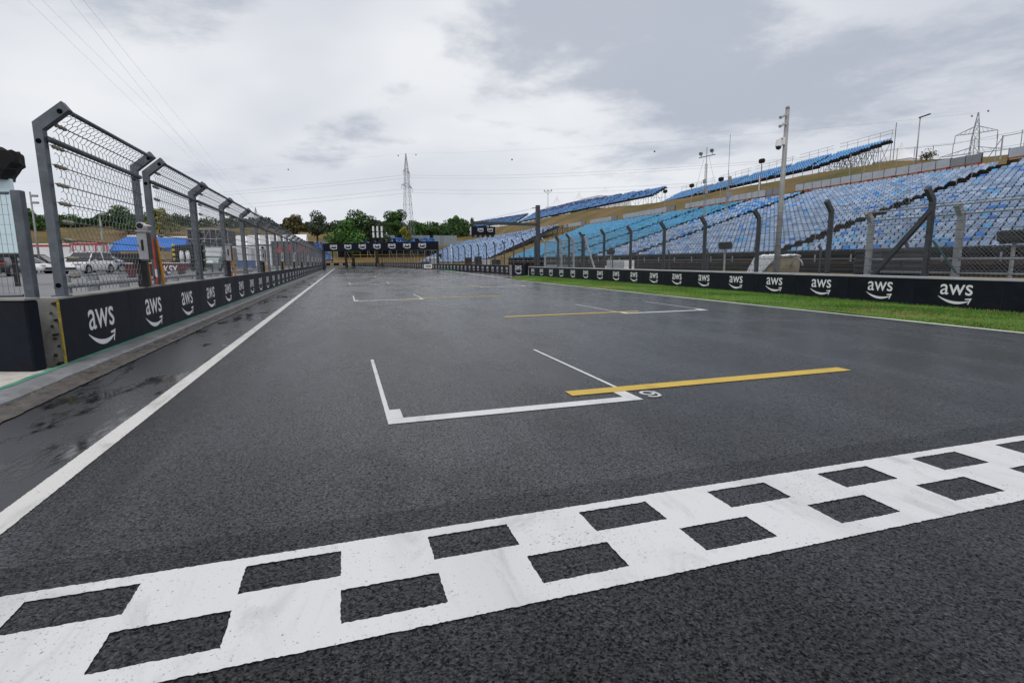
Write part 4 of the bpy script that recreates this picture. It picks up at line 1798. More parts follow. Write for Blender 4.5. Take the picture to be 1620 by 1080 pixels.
sE = thing('upper_scaffold_stand', 'raked scaffold stand with navy and light blue seats left of the crest stand', 'grandstand', (74.5, 120, 0))
grandstand(sE, 13, .75, .40, 17.2, lambda n: 0 if n < 6 else (n - 5) * 9.0, lambda n: 108, .5, (12, 24.5, 37, 49.5, 62, 74, 86, 98), 1.2, col_E, 0, None, False, 8, .3, .008)
b = MB()
for k in range(18):
    yy = k * 6.3
    scaffold_end(b, [(i * 1.5 - .4, 16.9 + .8 * i) for i in range(3 + k // 4)], lambda x: H(74.5 + x, 124 + yy) - .2, yy, .05)
struct(b.build('scaffold', M['galv'], sE), 'stuff')
sE2 = thing('distant_upper_stand', 'distant upper stand with navy and light blue seats above the gantry arm', 'grandstand', (75, 233, 0))
grandstand(sE2, 10, .75, .42, 18.5, lambda n: .3 * n, lambda n: 122 - 2 * n, .6, (14, 28, 42, 56, 70, 84, 98), 1.6, col_E, 0, None, False, 9, .3, .034)
b = MB()
for k in range(12):
    scaffold_end(b, [(i * 2.0 - .4, 18.2 + 1.05 * i + .34 * k) for i in range(4)], lambda x: 14 + .3 * k, k * 10, .07)
struct(b.build('scaffold', M['galv'], sE2), 'stuff')

# stands round the far corner
def col_F(y, n, rn):
    return pick(rn, [(.6, 3), (.3, 8), (.1, 7)]) if n > 4 else pick(rn, [(.6, 9), (.25, 7), (.15, 3)])


sF = thing('far_corner_stand', 'far blue-seated stand rising behind the bridge banner', 'grandstand', (44, 236, 0), rad(90))
grandstand(sF, 12, .9, .38, 7.5, lambda n: 4, lambda n: 46, .6, (12, 22, 32, 40), 1.5, col_F, 0, None, False, 10, .3)
b = MB()
for k in range(15):
    b.tube((-.4, 4 + k * 3, 0), (-.4, 4 + k * 3, 6.1), .09, 5)
    if k % 3 == 0:
        b.tube((-.5, 4 + k * 3, 0), (-.5, 6.5 + k * 3, 6.1), .08, 5)
struct(b.build('scaffold', M['galv_light'], sF), 'stuff')
b = MB()
b.bb(3, 3.4, 4, 46, 0, 6.2)
b.build('back_screen', M['dark_deck'], sF)
for z in (2.9, 4.3):
    b = MB()
    b.bb(-.62, -.55, 10, 40, z, z + .16)
    b.build('yellow_rail', M['yellow_edge'], sF)
pf = thing('far_panel_fence', 'grey panel fence running above the far corner stand', 'fence', (4, 250, 11.2))
_b = MB()
_b.bb(0, 1.5, -.04, .04, -2.5, 2.0)
fp1, fp2 = _b.mesh('panel', pm('grey_green_panel', (.24, .285, .30), .5, var=.1)), _b.mesh('panel', M['panel_b'])
for i in range(30):
    if i in (12, 13, 22):
        continue
    obj('panel', fp2 if i % 5 == 0 else fp1, pf, (i * 1.58, 0, 0))
sG = thing('left_far_stand', 'small far stand of bright blue seats beyond the pit fence', 'grandstand', (-3, 176, 0), rad(90))
grandstand(sG, 14, .8, .42, 2.2, lambda n: 1.5 * n * .12, lambda n: 44, .55, (8, 17, 26, 35), 1.3,
           lambda y, n, rn: pick(rn, [(.5, 9), (.3, 3), (.2, 8)]) if n < 8 else pick(rn, [(.6, 3), (.4, 8)]), 0, None, False, 12, .3)
b = MB()
for i in range(14):
    b.box((.8 * i, .1, 2.2 + .42 * i - .4), (.9, .25, .7))
b.build('side_stringer', M['dark_deck'], sG)

# ------------------------------------------------------------------ gantries
lg = thing('light_gantry', 'dark post with a long arm carrying the start light board', 'gantry', (17.6, 48.0, 0))
b = MB()
b.bb(-.17, .17, -.17, .17, -.05, 6.5)
b.build('post', M['dark_steel'], lg)
b = MB()
b.beam((-6.35, 0, 4.84), (-.175, 0, 4.74), .2, .26)
b.build('arm', M['dark_steel'], lg)
b = MB()
b.tube((-.1, 0, 6.3), (-6.1, 0, 4.9), .012, 4)
b.bb(-.55, .0, -.03, .03, 6.22, 6.28)
b.build('stay', M['cable'], lg)
lb = MB()
lb.cbox((-5.32, -.02, 4.14), (2.24, .3, .74), .01)
lb = lb.build('light_board', M['banner_board'], lg)
put_logo(lb, (-5.6, -.176, 4.2), (1, 0), .58, .34)
put_logo(lb, (-4.7, -.176, 4.2), (1, 0), .58, .34)
b = MB()
b.bb(-6.45, -6.443, -.15, .15, 3.8, 4.48)
b.build('edge_strip', M['white'], lb)
for k in range(5):
    b = MB()
    b.tube((-6.25 + k * .46, -.12, 3.68), (-6.25 + k * .46, .12, 3.68), .13, 12)
    b.bb(-6.38 + k * .46, -6.12 + k * .46, -.1, .1, 3.68, 3.785)
    b.build('lamp', M['black_plastic'], lb)
for x in (-6.0, -4.7):
    b = MB()
    b.bb(x - .05, x + .05, -.05, .05, 4.5, 4.63)
    b.build('hanger', M['dark_steel'], lg)

br = thing('bridge_banner', 'black logo banner spanning the whole track on a gantry', 'gantry', (-2.95, 105, 0), math.atan2(-11, 18.9))
Lb = math.hypot(18.9, 11)
b = MB()
b.bb(-.3, Lb, -.25, .25, 3.42, 4.86)
bn = b.build('banner', M['banner_board'], br)
for k in range(7):
    put_logo(bn, (1.75 + k * 2.87, -.256, 4.16), (1, 0), 1.52, .84)
b = MB()
b.bb(Lb - .3, Lb + .05, -.2, .2, 0, 3.42)
b.build('leg', pm('dark_green_paint', (.012, .035, .03), .5), br)
b = MB()
b.bb(-.7, -.35, -.2, .2, 0, 4.8)
b.build('leg', M['dark_steel'], br)

# ------------------------------------------------------------------ masts, signs, tents on the hill
def antenna(label, loc, h, cross, name='antenna_mast'):
    o = thing(name, label, 'mast', loc)
    b = MB()
    for i in range(3):
        t = 2.1 * i
        b.tube((.16 * math.cos(t), .16 * math.sin(t), -.3), (.13 * math.cos(t), .13 * math.sin(t), h * .8), .035, 5)
    k = 0.0
    while k < h * .8 - .5:
        b.tube((.16, 0, k), (-.08, .14, k + .4), .018, 4)
        b.tube((-.08, .14, k + .4), (-.08, -.14, k + .8), .018, 4)
        k += .8
    b.tube((0, 0, h * .78), (0, 0, h), .045, 6)
    struct(b.build('lattice', M['lattice'], o), 'stuff')
    if cross:
        b = MB()
        b.tube((.3, -1.3, h - 1.1), (-.2, 1.3, h - 1.1), .06, 6)
        b.build('cross_arm', M['lattice'], o)
        for y in (-1.1, 1.1):
            b = MB()
            b.tube((0, y, h - 1.05), (0, y, h - .75), .05, 6)
            b.tube((-.1, y, h - .65), (.1, y + .1, h - .5), .26, 10, .18)
            b.build('floodlight', M['steel_post'], o)
        for y, z in ((.25, h - 4.2), (-.3, h - 5.6), (.35, h - 5.4)):
            b = MB()
            b.cbox((0, y, z), (.3, .34, .5), .05)
            b.build('dish', M['steel_post'], o)
        b = MB()
        for q in (-1, 1):
            b.tube((0, q * .5, h - 1.3), (0, q * 3.8, h - 9.5), .012, 4)
        struct(b.build('guy_wires', M['cable'], o), 'stuff')
    else:
        b = MB()
        b.tube((0, 0, h), (0, 0, h + 4.2), .03, 5)
        b.build('whip', M['lattice'], o)
        b = MB()
        b.bb(-.2, .2, -.55, -.1, h - 3.2, h - 2.6)
        b.bb(-.1, .1, -.5, -.2, h - 1.6, h - .8)
        struct(b.build('radio_boxes', M['steel_post'], o), 'stuff')
    return o


antenna('lattice mast with a floodlight crossbar standing among the blue seats', (45.2, 60.4, 5.4), 10.1, True)
antenna('slim lattice mast with a tall whip aerial beside the crossbar mast', (45.2, 56.1, 5.4), 6.6, False)

# warning sign on the slope with speaker above
sg = thing('notice_board', 'black notice board with red heading on the dry slope', 'sign', (57, 64, H(57, 64)), rad(42))
b = MB()
b.bb(-.75, .75, -.04, .04, 1.0, 3.1)
b.build('board', M['trim'], sg)
b = MB()
b.bb(-.95, -.77, -.05, .04, 1.0, 3.1)
b.build('side_panel', M['white'], sg)
b = MB()
b.bb(-.72, .72, -.047, -.043, 2.55, 2.98)
b.build('red_heading', M['red'], sg)
b = MB()
for k in range(7):
    w = .5 - .12 * (k % 3)
    b.bb(-w, w, -.047, -.043, 1.12 + k * .2, 1.2 + k * .2)
struct(b.build('lettering', M['white_print'], sg), 'stuff')
b = MB()
for x in (-.5, .5):
    b.bb(x - .05, x + .05, .045, .13, -.3, 2.9)
b.build('legs', M['steel_post'], sg)


def hill_speaker(label, x, y, h):
    o = thing('speaker_pole', label, 'speaker pole', (x, y, H(x, y) - .1), 0, 'speaker poles on the dry slope')
    b = MB()
    b.tube((0, 0, 0), (0, 0, h), .06, 6)
    b.build('pole', M['steel_post'], o)
    b = MB()
    b.cbox((0, 0, h + .3), (.55, .95, .62), .12)
    b.build('speaker', M['black_fabric'], o)


hill_speaker('speaker pole above the black notice board on the slope', 60.3, 67.6, 4.7)
hill_speaker('speaker pole on the slope right of the whip aerial', 60, 76.2, 3.5)
hill_speaker('speaker pole on the slope left of the crossbar mast', 60, 84, 3.5)
hill_speaker('leftmost speaker pole on the slope near the raked scaffold stand', 60, 92.3, 3.4)
fb = thing('flag_sheet', 'small blue and red sheet lying on the slope above the panel fence', 'banner', (57.5, 54.6, H(57.5, 54.6)), rad(-85))
b = MB()
b.bb(-.8, 0, -.05, .05, .55, 1.2)
b.build('blue_half', M['blue_crate'], fb)
b = MB()
b.bb(0.002, .9, -.05, .05, .5, 1.0)
b.build('red_half', M['red'], fb)

lm = thing('street_lamp', 'tall lamp post with a flat angled head on the right hill', 'street lamp', (64, 47.3, H(64, 47.3) - .2))
b = MB()
b.tube((0, 0, 0), (.0, 0, 6.4), .085, 8, .055)
b.build('post', M['steel_post'], lm, True)
b = MB()
b.beam((-.05, .1, 6.42), (.25, -.95, 6.62), .26, .09)
b.build('lamp_head', M['dark_steel'], lm)
# thin fence posts on the crest
cf = thing('crest_fence', 'row of thin tall fence posts on the right hill crest', 'fence', (66, 0, 0))
_b = MB()
_b.tube((0, 0, 0), (0, 0, 2.9), .04, 5)
CPM = _b.mesh('post', M['steel_post'])
for i in range(12):
    y = 34 + i * 2.15
    obj('post', CPM, cf, (0, y, H(66, y) - .1))
for dz in (1.4, 2.7):
    b = MB()
    b.path([(0, 34 + i * 2.15, H(66, 34 + i * 2.15) + dz) for i in range(12)], .012, 4)
    b.build('wire', M['cable'], cf)
gf = thing('gate_frame', 'pale metal gate frame with stays on the crest at the right', 'gate', (70, 41.5, H(70, 41.5)))
for y in (-1.2, .9):
    b = MB()
    b.tube((0, y, -.2), (0, y, 2.6), .07, 6)
    b.build('post', M['galv_light'], gf)
b = MB()
b.tube((0, -1.2, 2.5), (0, .9, 2.5), .04, 5)
b.build('top_rail', M['galv_light'], gf)
b = MB()
b.tube((0, .9, 2.4), (0, 2.4, 0), .04, 5)
b.tube((0, -1.2, 2.4), (0, -2.4, 0), .04, 5)
b.build('stays', M['galv_light'], gf)


def tent(label, loc, w, eave, peak, rz=0.0, group=None, walls=True):
    o = thing('pagoda_tent', label, 'tent', loc, rz, group)
    b = MB()
    n = 8
    rings = []
    for k in range(n + 1):
        t = k / n
        s = (w / 2) * (1 - t) ** 1.6 + .05
        rings.append((s, eave + (peak - eave) * t ** 1.15))
    vs = []
    for s, z in rings:
        vs += [(-s, -s, z), (s, -s, z), (s, s, z), (-s, s, z)]
    fs = [(4 * k + i, 4 * k + (i + 1) % 4, 4 * k + 4 + (i + 1) % 4, 4 * k + 4 + i) for k in range(n) for i in range(4)]
    fs.append((4 * n, 4 * n + 1, 4 * n + 2, 4 * n + 3))
    b.add(vs, fs)
    b.build('roof', M['white_cloth'], o)
    if walls:
        b = MB()
        h = w / 2 - .05
        for x, y, sx, sy in ((0, -h, w, .06), (0, h, w, .06), (-h, 0, .06, w - .2), (h, 0, .06, w - .2)):
            b.bb(x - sx / 2, x + sx / 2, y - sy / 2, y + sy / 2, -.3, eave - .02)
        b.build('walls', M['white_cloth'], o)
    return o


tent('white pointed tent on the crest beside the end of the crest stand', (84, 64.6, 14.8), 5.4, 1.25, 4.2, .2)
tent('small white pointed tent on the crest behind the lamp post', (84, 60.2, 14.2), 2.4, .5, 1.6, .3)
tent('small white tent peeping through the gap in the panel fence', (54.9, 33.75, 8.85), 1.3, .02, .68, .5, None, False)
ya = thing('yellow_inflatable', 'yellow shrouded machine with a black opening beside the small tent', 'machine', (54.9, 34.62, 8.85), 0)
crumple([(-.25, 0), (-.28, .25), (-.2, .5), (-.08, .7), (.07, .72), (.2, .62), (.28, .42), (.26, .2), (.25, 0)], .45, 8, 6).build('shroud', M['yellow_cloth'], ya)
b = MB()
b.bb(-.34, -.26, -.1, .12, .4, .55)
b.build('opening', M['black_plastic'], ya)
tent('left white tent peak seen over the distant upper stand', (87, 214, 20), 7, 3.4, 7.8, .3, None)
tent('right white tent peak seen over the distant upper stand', (89, 196, 20), 7, 3.4, 7.6, .3, None)
tent('white tent roof behind the top of the light gantry post', (92, 180, 19.5), 13, 4.0, 8.0, .1, None)
mm = thing('floodlight_mast', 'thin mast with a small crossbar behind the light gantry', 'mast', (60.5, 156, 10))
b = MB()
b.tube((0, 0, -1), (0, 0, 12.2), .10, 6, .06)
b.build('pole', M['lattice'], mm)
b = MB()
b.tube((-.9, .9, 12.1), (.9, -.9, 12.1), .06, 5)
b.tube((0, 0, 11.2), (.75, -.75, 12.05), .05, 5)
b.tube((0, 0, 11.2), (-.75, .75, 12.05), .05, 5)
b.build('crossbar', M['lattice'], mm)
for s in (-1, 0, 1):
    b = MB()
    b.cbox((s * .85, -s * .85, 12.3), (.3, .3, .36), .05)
    b.build('lamp', M['steel_post'], mm)


# ------------------------------------------------------------------ pylons and wires
def pylon(label, loc, h, wb, rz, arms):
    o = thing('pylon', label, 'pylon', loc, rz)
    b = MB()
    lv = [0, .10, .2, .3, .4, .5, .6, .69, .77, .84, .9, .95, 1.0]

    def wd(t):
        return wb * (1 - t / .78) + .75 * (t / .78) if t < .78 else .75 * (1 - t) / .22 + .08
    r = .075
    for a, c in zip(lv, lv[1:]):
        wa, wc = wd(a), wd(c)
        ca = [(-wa, -wa), (wa, -wa), (wa, wa), (-wa, wa)]
        cc = [(-wc, -wc), (wc, -wc), (wc, wc), (-wc, wc)]
        for i in range(4):
            j = (i + 1) % 4
            b.tube((*ca[i], a * h), (*cc[i], c * h), r, 4)
            b.tube((*ca[i], a * h), (*cc[j], c * h), r * .6, 4)
            b.tube((*ca[j], a * h), (*cc[i], c * h), r * .6, 4)
            b.tube((*cc[i], c * h), (*cc[j], c * h), r * .6, 4)
    struct(b.build('tower', M['lattice'], o), 'stuff')
    for z, L in arms:
        b = MB()
        for s in (-1, 1):
            tip = (s * L, 0, z)
            for q in (-1, 1):
                b.tube((s * .6, q * .6, z), tip, r * .8, 4)
                b.tube((s * .5, q * .4, z + 1.5), tip, r * .8, 4)
            for k in range(1, 4):
                u = k / 4
                b.tube((s * (.6 + (L - .6) * u), 0, z), (s * (.6 + (L - .6) * (u - .12)), 0, z + 1.5 * (1 - u)), r * .6, 4)
            b.tube(tip, (s * L, 0, z - 1.9), .09, 5)
        struct(b.build('cross_arm', M['lattice'], o), 'stuff')
    return o


def arm_pts(loc, rz, arms, drop=1.9):
    out = []
    for z, L in arms:
        for s in (-1, 1):
            out.append(Vector((loc[0] + s * L * math.cos(rz), loc[1] + s * L * math.sin(rz), loc[2] + z - drop)))
    return out


A1, A2 = [(29.0, 3.9), (22.7, 6.2)], [(26, 4.0), (21.2, 6.6)]
P1, R1 = (29.2, 250, 12.0), rad(62)
P2, R2 = (150, 96.7, 5.2), rad(115)
P3, R3 = (-54, 400, 14), rad(40)
pylon('steel lattice pylon standing behind the trees at the end of the straight', P1, 37.0, 2.1, R1, A1)
pylon('steel lattice pylon on the right horizon behind the panel fence', P2, 30.8, 2.0, R2, A2)
pylon('faint distant pylon above the left fence', P3, 24, 1.8, R3, [(19, 3.5), (14.5, 5.5)])


def sag(p, q, s, n=18):
    return [(p[0] + (q[0] - p[0]) * i / n, p[1] + (q[1] - p[1]) * i / n, p[2] + (q[2] - p[2]) * i / n - s * 4 * (i / n) * (1 - i / n)) for i in range(n + 1)]


pw = thing('power_lines', 'thin overhead power lines strung between the pylons across the sky', 'power lines', (0, 0, 0))
t1, t2, t3 = arm_pts(P1, R1, A1), arm_pts(P2, R2, A2), arm_pts(P3, R3, [(19, 3.5), (14.5, 5.5)])
top1, top2, top3 = (P1[0], P1[1], P1[2] + 36.9), (P2[0], P2[1], P2[2] + 30.7), (P3[0], P3[1], P3[2] + 23.9)


def wire(pts, r):
    b = MB()
    b.path(pts, r, 4)
    b.build('wire', M['steel_post'], pw)


for p, q in list(zip(t1, t2)):
    wire(sag(p, q, 3.0), .026)
wire(sag(top1, top2, 2.0), .014)
P4 = (-190, 330, 8)
for i, p in enumerate(t1):
    wire(sag(p, (P4[0], P4[1] + (i % 2) * 9, P4[2] + (21 if i < 2 else 15)), 2.5), .032)
wire(sag(top1, (P4[0], P4[1], P4[2] + 30), 1.5), .014)
for i, (x, z) in enumerate(((-32.3, 31.7), (-30.9, 31.9), (-28.3, 32.2), (-27.0, 32.4))):
    q = Vector((x, 80, z))
    p = t3[i % 4] + Vector((0, 0, 3))
    ext = q + (q - p) * .35
    wire(sag(p, ext, 1.2, 24), .013)
for i, (x, y, z) in enumerate(((25.9, 250, 47.9), (33.7, 250, 48.6), (-20.9, 262, 42), (60.5, 192, 37.6), (99.5, 160, 36.3), (150, 98.1, 35.5), (150, 94.6, 35.8))):
    o = tag(obj('marker_ball', None, None, (x, y, z)), '%s red marker ball from the left on the top power line' % ordw([1, 2, 0, 3, 4, 5, 6][i]), 'marker ball', 'red marker balls on the power line')
    b = MB()
    b.sphere((0, 0, 0), .30 if y > 120 else .22, 10, 6)
    b.build('ball', M['ball_red'], o, True)


# ------------------------------------------------------------------ trees
def crown_mesh(rx, rz, n, leaf, seed, mats, lobes=9, base=0.0):
    rn = random.Random(seed)
    b = MB()
    L = []
    for k in range(lobes):
        a = rn.uniform(0, 6.283)
        q = rn.uniform(.1, .68)
        zz = rn.uniform(-.62, .68)
        L.append((q * rx * math.cos(a) * (1 - .35 * max(0, zz)), q * rx * math.sin(a) * (1 - .35 * max(0, zz)), zz * rz, rn.uniform(.28, .5)))
    L.append((0, 0, 0, .5))
    for k in range(n):
        cx, cy, cz, s = L[k % len(L)]
        while True:
            p = Vector((rn.uniform(-1, 1), rn.uniform(-1, 1), rn.uniform(-1, 1)))
            if .25 < p.length < 1:
                break
        p = p.normalized() * (p.length ** .8)
        c = Vector((cx + p.x * s * rx, cy + p.y * s * rx, base + cz + p.z * s * rz * .95))
        nn = (p + Vector((rn.uniform(-.9, .9), rn.uniform(-.9, .9), rn.uniform(-.5, 1)))).normalized()
        t = nn.orthogonal().normalized()
        u = nn.cross(t)
        ang = rn.uniform(0, 6.28)
        t, u = t * math.cos(ang) + u * math.sin(ang), u * math.cos(ang) - t * math.sin(ang)
        sz = leaf * rn.uniform(.55, 1.25)
        b.add([c - t * sz, c - u * sz * .55, c + t * sz, c + u * sz * .55], [(0, 1, 2, 3)], rn.choices((0, 1, 2), (.36, .42, .22))[0])
    return b.mesh('crown', mats)


def tree(name, label, loc, h, rx, kind, n, leaf, seed, group=None, trunk=.28, cat='tree'):
    o = thing(name, label, cat, loc, 0, group)
    rn = random.Random(seed)
    rzz = h * (1 - trunk) / 2
    obj('crown', crown_mesh(rx, rzz, n, leaf, seed, LEAF[kind]), o, (0, 0, h * trunk + rzz))
    b = MB()
    r0 = .03 * h
    b.path([(0, 0, -.8), (.02 * h * rn.uniform(-1, 1), 0, h * .3), (.03 * h * rn.uniform(-1, 1), .02 * h, h * .62)], r0, 7, 0, [r0, r0 * .75, r0 * .3])
    for k in range(6):
        a = rn.uniform(0, 6.28)
        z0 = h * rn.uniform(.22, .5)
        b.tube((0, 0, z0), (rx * .65 * math.cos(a), rx * .65 * math.sin(a), z0 + h * rn.uniform(.14, .3)), r0 * .42, 5, r0 * .12)
    b.build('trunk', M['bark'], o, True)
    return o


tree('broadleaf_tree', 'broad dense green tree beside the left end of the bridge banner', (1.0, 168, 0), 14.2, 7.2, 'bright', 5200, .42, 31)
tree('broadleaf_tree', 'tall dark tree rising behind the broad green tree', (3.4, 186, 0), 18.0, 7.0, 'green', 4200, .46, 32)
tree('broadleaf_tree', 'loose lighter tree right of the tall dark tree', (11.2, 190, 0), 16.8, 5.2, 'grey', 2600, .42, 33)
tree('broadleaf_tree', 'rounded tree in the middle of the row behind the panels', (19.0, 262, 8), 12.5, 6.0, 'green', 2400, .55, 34)
tree('broadleaf_tree', 'tall airy tree just left of the central pylon', (25.4, 268, 9), 18.0, 6.6, 'green', 3800, .55, 35)
tree('bush_tree', 'yellowish bushy tree at the foot of the central pylon', (27.2, 244, 8), 8.4, 3.6, 'yellow', 1500, .42, 36)
tree('broadleaf_tree', 'dark rounded tree just right of the central pylon', (41, 270, 9), 10.5, 5.4, 'green', 2200, .5, 37)
tree('broadleaf_tree', 'tree with pale top left of the distant upper stand', (62, 300, 15), 12.5, 5.6, 'bright', 2200, .55, 38)
tree('broadleaf_tree', 'low dark tree between the pylon and the pale-topped tree', (52, 290, 12), 9.5, 5.2, 'green', 1800, .55, 39)
for i, (x, y) in enumerate(((74.5, 318), (79, 322), (83, 322))):
    tree('conifer', ['tallest', 'middle', 'smallest'][i] + ' dark conifer at the left end of the distant upper stand', (x, y, 16), [11.5, 9, 7.5][i], 2.4, 'green', 900, .5, 40 + i, 'conifers by the distant upper stand', .12)
tree('broadleaf_tree', 'brown-green rounded tree above the white marquee', (-18.5, 235, 5), 15.5, 6.6, 'olive', 3000, .5, 44)
tree('broadleaf_tree', 'grey-green tree right of the brown-green tree', (-10, 250, 8), 16, 6.2, 'grey', 2200, .5, 45)
tree('yellow_tree', 'yellow-leaved tree seen through the second fence section', (-73, 262, 10), 15.0, 8.0, 'yellow', 2600, .6, 46)
tree('broadleaf_tree', 'green tree left of the yellow-leaved tree', (-86, 268, 11), 15.0, 8.2, 'green', 2600, .6, 47)
tree('broadleaf_tree', 'dark tree seen between the two posts at the left edge', (-122, 268, 10), 15.5, 8.0, 'green', 2400, .6, 48)
tree('crest_tree', 'small sparse tree on the right crest behind the lamp post', (74, 53.3, 13.0), 2.6, 1.7, 'olive', 420, .13, 49, None, .15)
# continuous belts of far woodland
for nm, a0, a1, d0, seed, kind, hh in (('far_woodland', -27, -9, 318, 61, 'green', 6.5), ('far_woodland', -9, 4.5, 325, 62, 'grey', 5.5), ('far_woodland', 4, 12.5, 285, 63, 'green', 6.8)):
    rn = random.Random(seed)
    b = MB()
    for k in range(52):
        t = rad(a0 + (a1 - a0) * rn.random())
        dd = d0 + rn.uniform(-8, 22)
        x, y = dd * math.sin(t), dd * math.cos(t)
        h = hh * rn.uniform(.6, 1.15)
        rx = rn.uniform(3.0, 5.2)
        zb = H(x, y) - .8
        for q in range(330):
            while True:
                p = Vector((rn.uniform(-1, 1), rn.uniform(-1, 1), rn.uniform(-1, 1)))
                if p.length < 1:
                    break
            c = Vector((x + p.x * rx, y + p.y * rx, zb + h * .5 + p.z * h * .55))
            nn = Vector((rn.uniform(-1, 1), rn.uniform(-1, 1), rn.uniform(-.3, 1))).normalized()
            tt = nn.orthogonal().normalized()
            u = nn.cross(tt)
            s = rn.uniform(.4, .85)
            b.add([c - tt * s, c - u * s * .6, c + tt * s, c + u * s * .6], [(0, 1, 2, 3)], rn.choices((0, 1, 2), (.45, .4, .15))[0])
    o = b.build(nm, LEAF[kind])
    struct(o, 'stuff')
    o['label'] = ['dark belt of woodland along the left hill crest', 'grey-green belt of woodland on the middle hill crest', 'belt of woodland behind the far corner stand'][seed - 61]
    o['category'] = 'woodland'


# ------------------------------------------------------------------ paddock behind the pit fence
def car(label, loc, rz, paint_m, suv=False):
    o = thing('parked_car', label, 'car', loc, rz, 'cars parked in the paddock')
    L, Wd = (4.6, 1.86) if suv else (4.5, 1.8)
    h = 1.64 if suv else 1.42
    # body: side profile lofted across the width with tumblehome
    low = [(-L / 2, .42), (-L / 2 + .05, .78 if suv else .74), (-L / 2 + .35, .98 if suv else .93), (-.9, 1.0 if suv else .94), (.75, .98 if suv else .92), (1.6, .86 if suv else .78), (L / 2 - .1, .68 if suv else .62), (L / 2, .42), (L / 2 - .15, .24), (-L / 2 + .15, .24)]
    b = MB()
    vs, fs = [], []
    secs = [(-Wd / 2 + .0, .955), (-Wd / 2 + .05, 1.0), (Wd / 2 - .05, 1.0), (Wd / 2, .955)]
    for y, k in secs:
        for x, z in low:
            vs.append((x * (k if abs(y) > Wd / 2 - .02 else 1), y, .24 + (z - .24) * (.96 if abs(y) > Wd / 2 - .02 else 1)))
    m = len(low)
    for s in range(3):
        for i in range(m):
            j = (i + 1) % m
            fs.append((s * m + i, s * m + j, (s + 1) * m + j, (s + 1) * m + i))
    fs += [tuple(range(m - 1, -1, -1)), tuple(range(3 * m, 4 * m))]
    b.add(vs, fs)
    b.build('body', paint_m, o, True)
    zb = .97 if suv else .91
    if suv:
        bot, top = (-2.12, 1.15), (-1.85, .35)
    else:
        bot, top = (-1.95, 1.2), (-1.25, .32)
    wb, wt = Wd / 2 - .07, Wd / 2 - .25
    b = MB()
    b.add([(bot[0], -wb, zb), (bot[1], -wb, zb), (bot[1], wb, zb), (bot[0], wb, zb), (top[0], -wt, h), (top[1], -wt, h), (top[1], wt, h), (top[0], wt, h)],
          [(0, 1, 5, 4), (1, 2, 6, 5), (2, 3, 7, 6), (3, 0, 4, 7), (4, 5, 6, 7)])
    b.build('window_glass', M['glass'], o)
    b = MB()
    b.cbox(((top[0] + top[1]) / 2, 0, h + .01), (top[1] - top[0] + .1, 2 * wt + .06, .06), .02)
    for s in (-1, 1):
        for xb, xt in ((bot[0], top[0]), (bot[1], top[1]), ((bot[0] + bot[1]) / 2 - .15, (top[0] + top[1]) / 2)):
            b.beam((xb, s * (wb + .005), zb - .02), (xt, s * (wt + .008), h), .07, .04)
    b.build('roof', paint_m, o)
    for x in (-1.38, 1.38):
        for s in (-1, 1):
            w = MB()
            w.tube((0, -.11, 0), (0, .11, 0), .335, 16)
            w = w.build('wheel', M['tyre'], o, False, (x, s * (Wd / 2 - .1), .335))
            r_ = MB()
            r_.tube((0, s * .112, 0), (0, s * .118, 0), .22, 10)
            r_.build('rim', M['rim'], w)
            a = MB()
            a.tube((x, s * (Wd / 2 - .2), .36), (x, s * (Wd / 2 + .004), .36), .40, 16)
            a.build('wheel_arch', M['trim'], o)
    for s in (-1, 1):
        t = MB()
        t.cbox((L / 2 - .2, s * (Wd / 2 - .28), .66 if not suv else .74), (.3, .42, .14), .03)
        t.build('headlight', M['lamp_lens'], o)
        t = MB()
        t.cbox((-L / 2 + .1, s * (Wd / 2 - .25), .82), (.16, .46, .15), .03)
        t.build('tail_light', M['tail'], o)
        t = MB()
        t.cbox((.62, s * (Wd / 2 + .06), zb + .06), (.2, .16, .13), .03)
        t.build('mirror', paint_m, o)
    t = MB()
    t.bb(-L / 2 - .015, -L / 2 + .02, -.26, .26, .5, .62)
    t.build('number_plate', M['white'], o)
    t = MB()
    t.bb(L / 2 - .05, L / 2 + .012, -.6, .6, .34, .5)
    t.build('grille', M['trim'], o)
    t = MB()
    t.bb(-L / 2 - .01, -L / 2 + .05, -.75, .75, .28, .44)
    t.build('bumper', M['trim'], o)
    return o


PZ = .76
car('dark grey hatchback with red tail lights behind the left mesh fence', (-21.3, 43.3, PZ), rad(100), M['car_dark'], True)
car('white saloon showing its nose between the two left posts', (-24.9, 53.6, PZ), rad(-14), M['car_white'])
car('dark grey off-roader behind the nose of the white saloon', (-27.3, 61.5, PZ), rad(4), M['car_dark'], True)
car('white off-roader seen through the first fence section', (-19.3, 50.6, PZ), rad(-100), M['car_white'], True)
car('blue-grey low car at the right end of the parked row', (-20.2, 57.0, PZ), rad(2), M['car_bluegrey'])

wl = thing('white_building', 'low white building with a red band behind the parked cars', 'building', (-43, 78, PZ), rad(-4))
b = MB()
b.bb(0, 12, 0, 8, 0, 2.85)
b.build('wall', M['white'], wl)
b = MB()
b.bb(-.03, 12.03, -.05, 8.05, 2.85, 3.05)
b.build('red_band', M['red'], wl)
b = MB()
b.bb(-.08, 12.08, -.1, 8.1, 3.05, 3.2)
b.build('roof_edge', M['white'], wl)
tr = thing('white_truck_trailer', 'white trailer with red upright bands behind the white off-roader', 'trailer', (-26.3, 66, PZ), rad(-3))
b = MB()
b.cbox((1.6, 1.3, 1.75), (3.3, 2.6, 2.3), .04)
b.build('box_body', M['white'], tr)
for x in (.1, 1.1, 2.1, 3.1):
    b = MB()
    b.bb(x - .06, x + .06, -.03, .0, .65, 2.6)
    b.build('red_upright', M['red'], tr)
b = MB()
b.bb(0, 3.2, -.05, -.035, 2.68, 2.88)
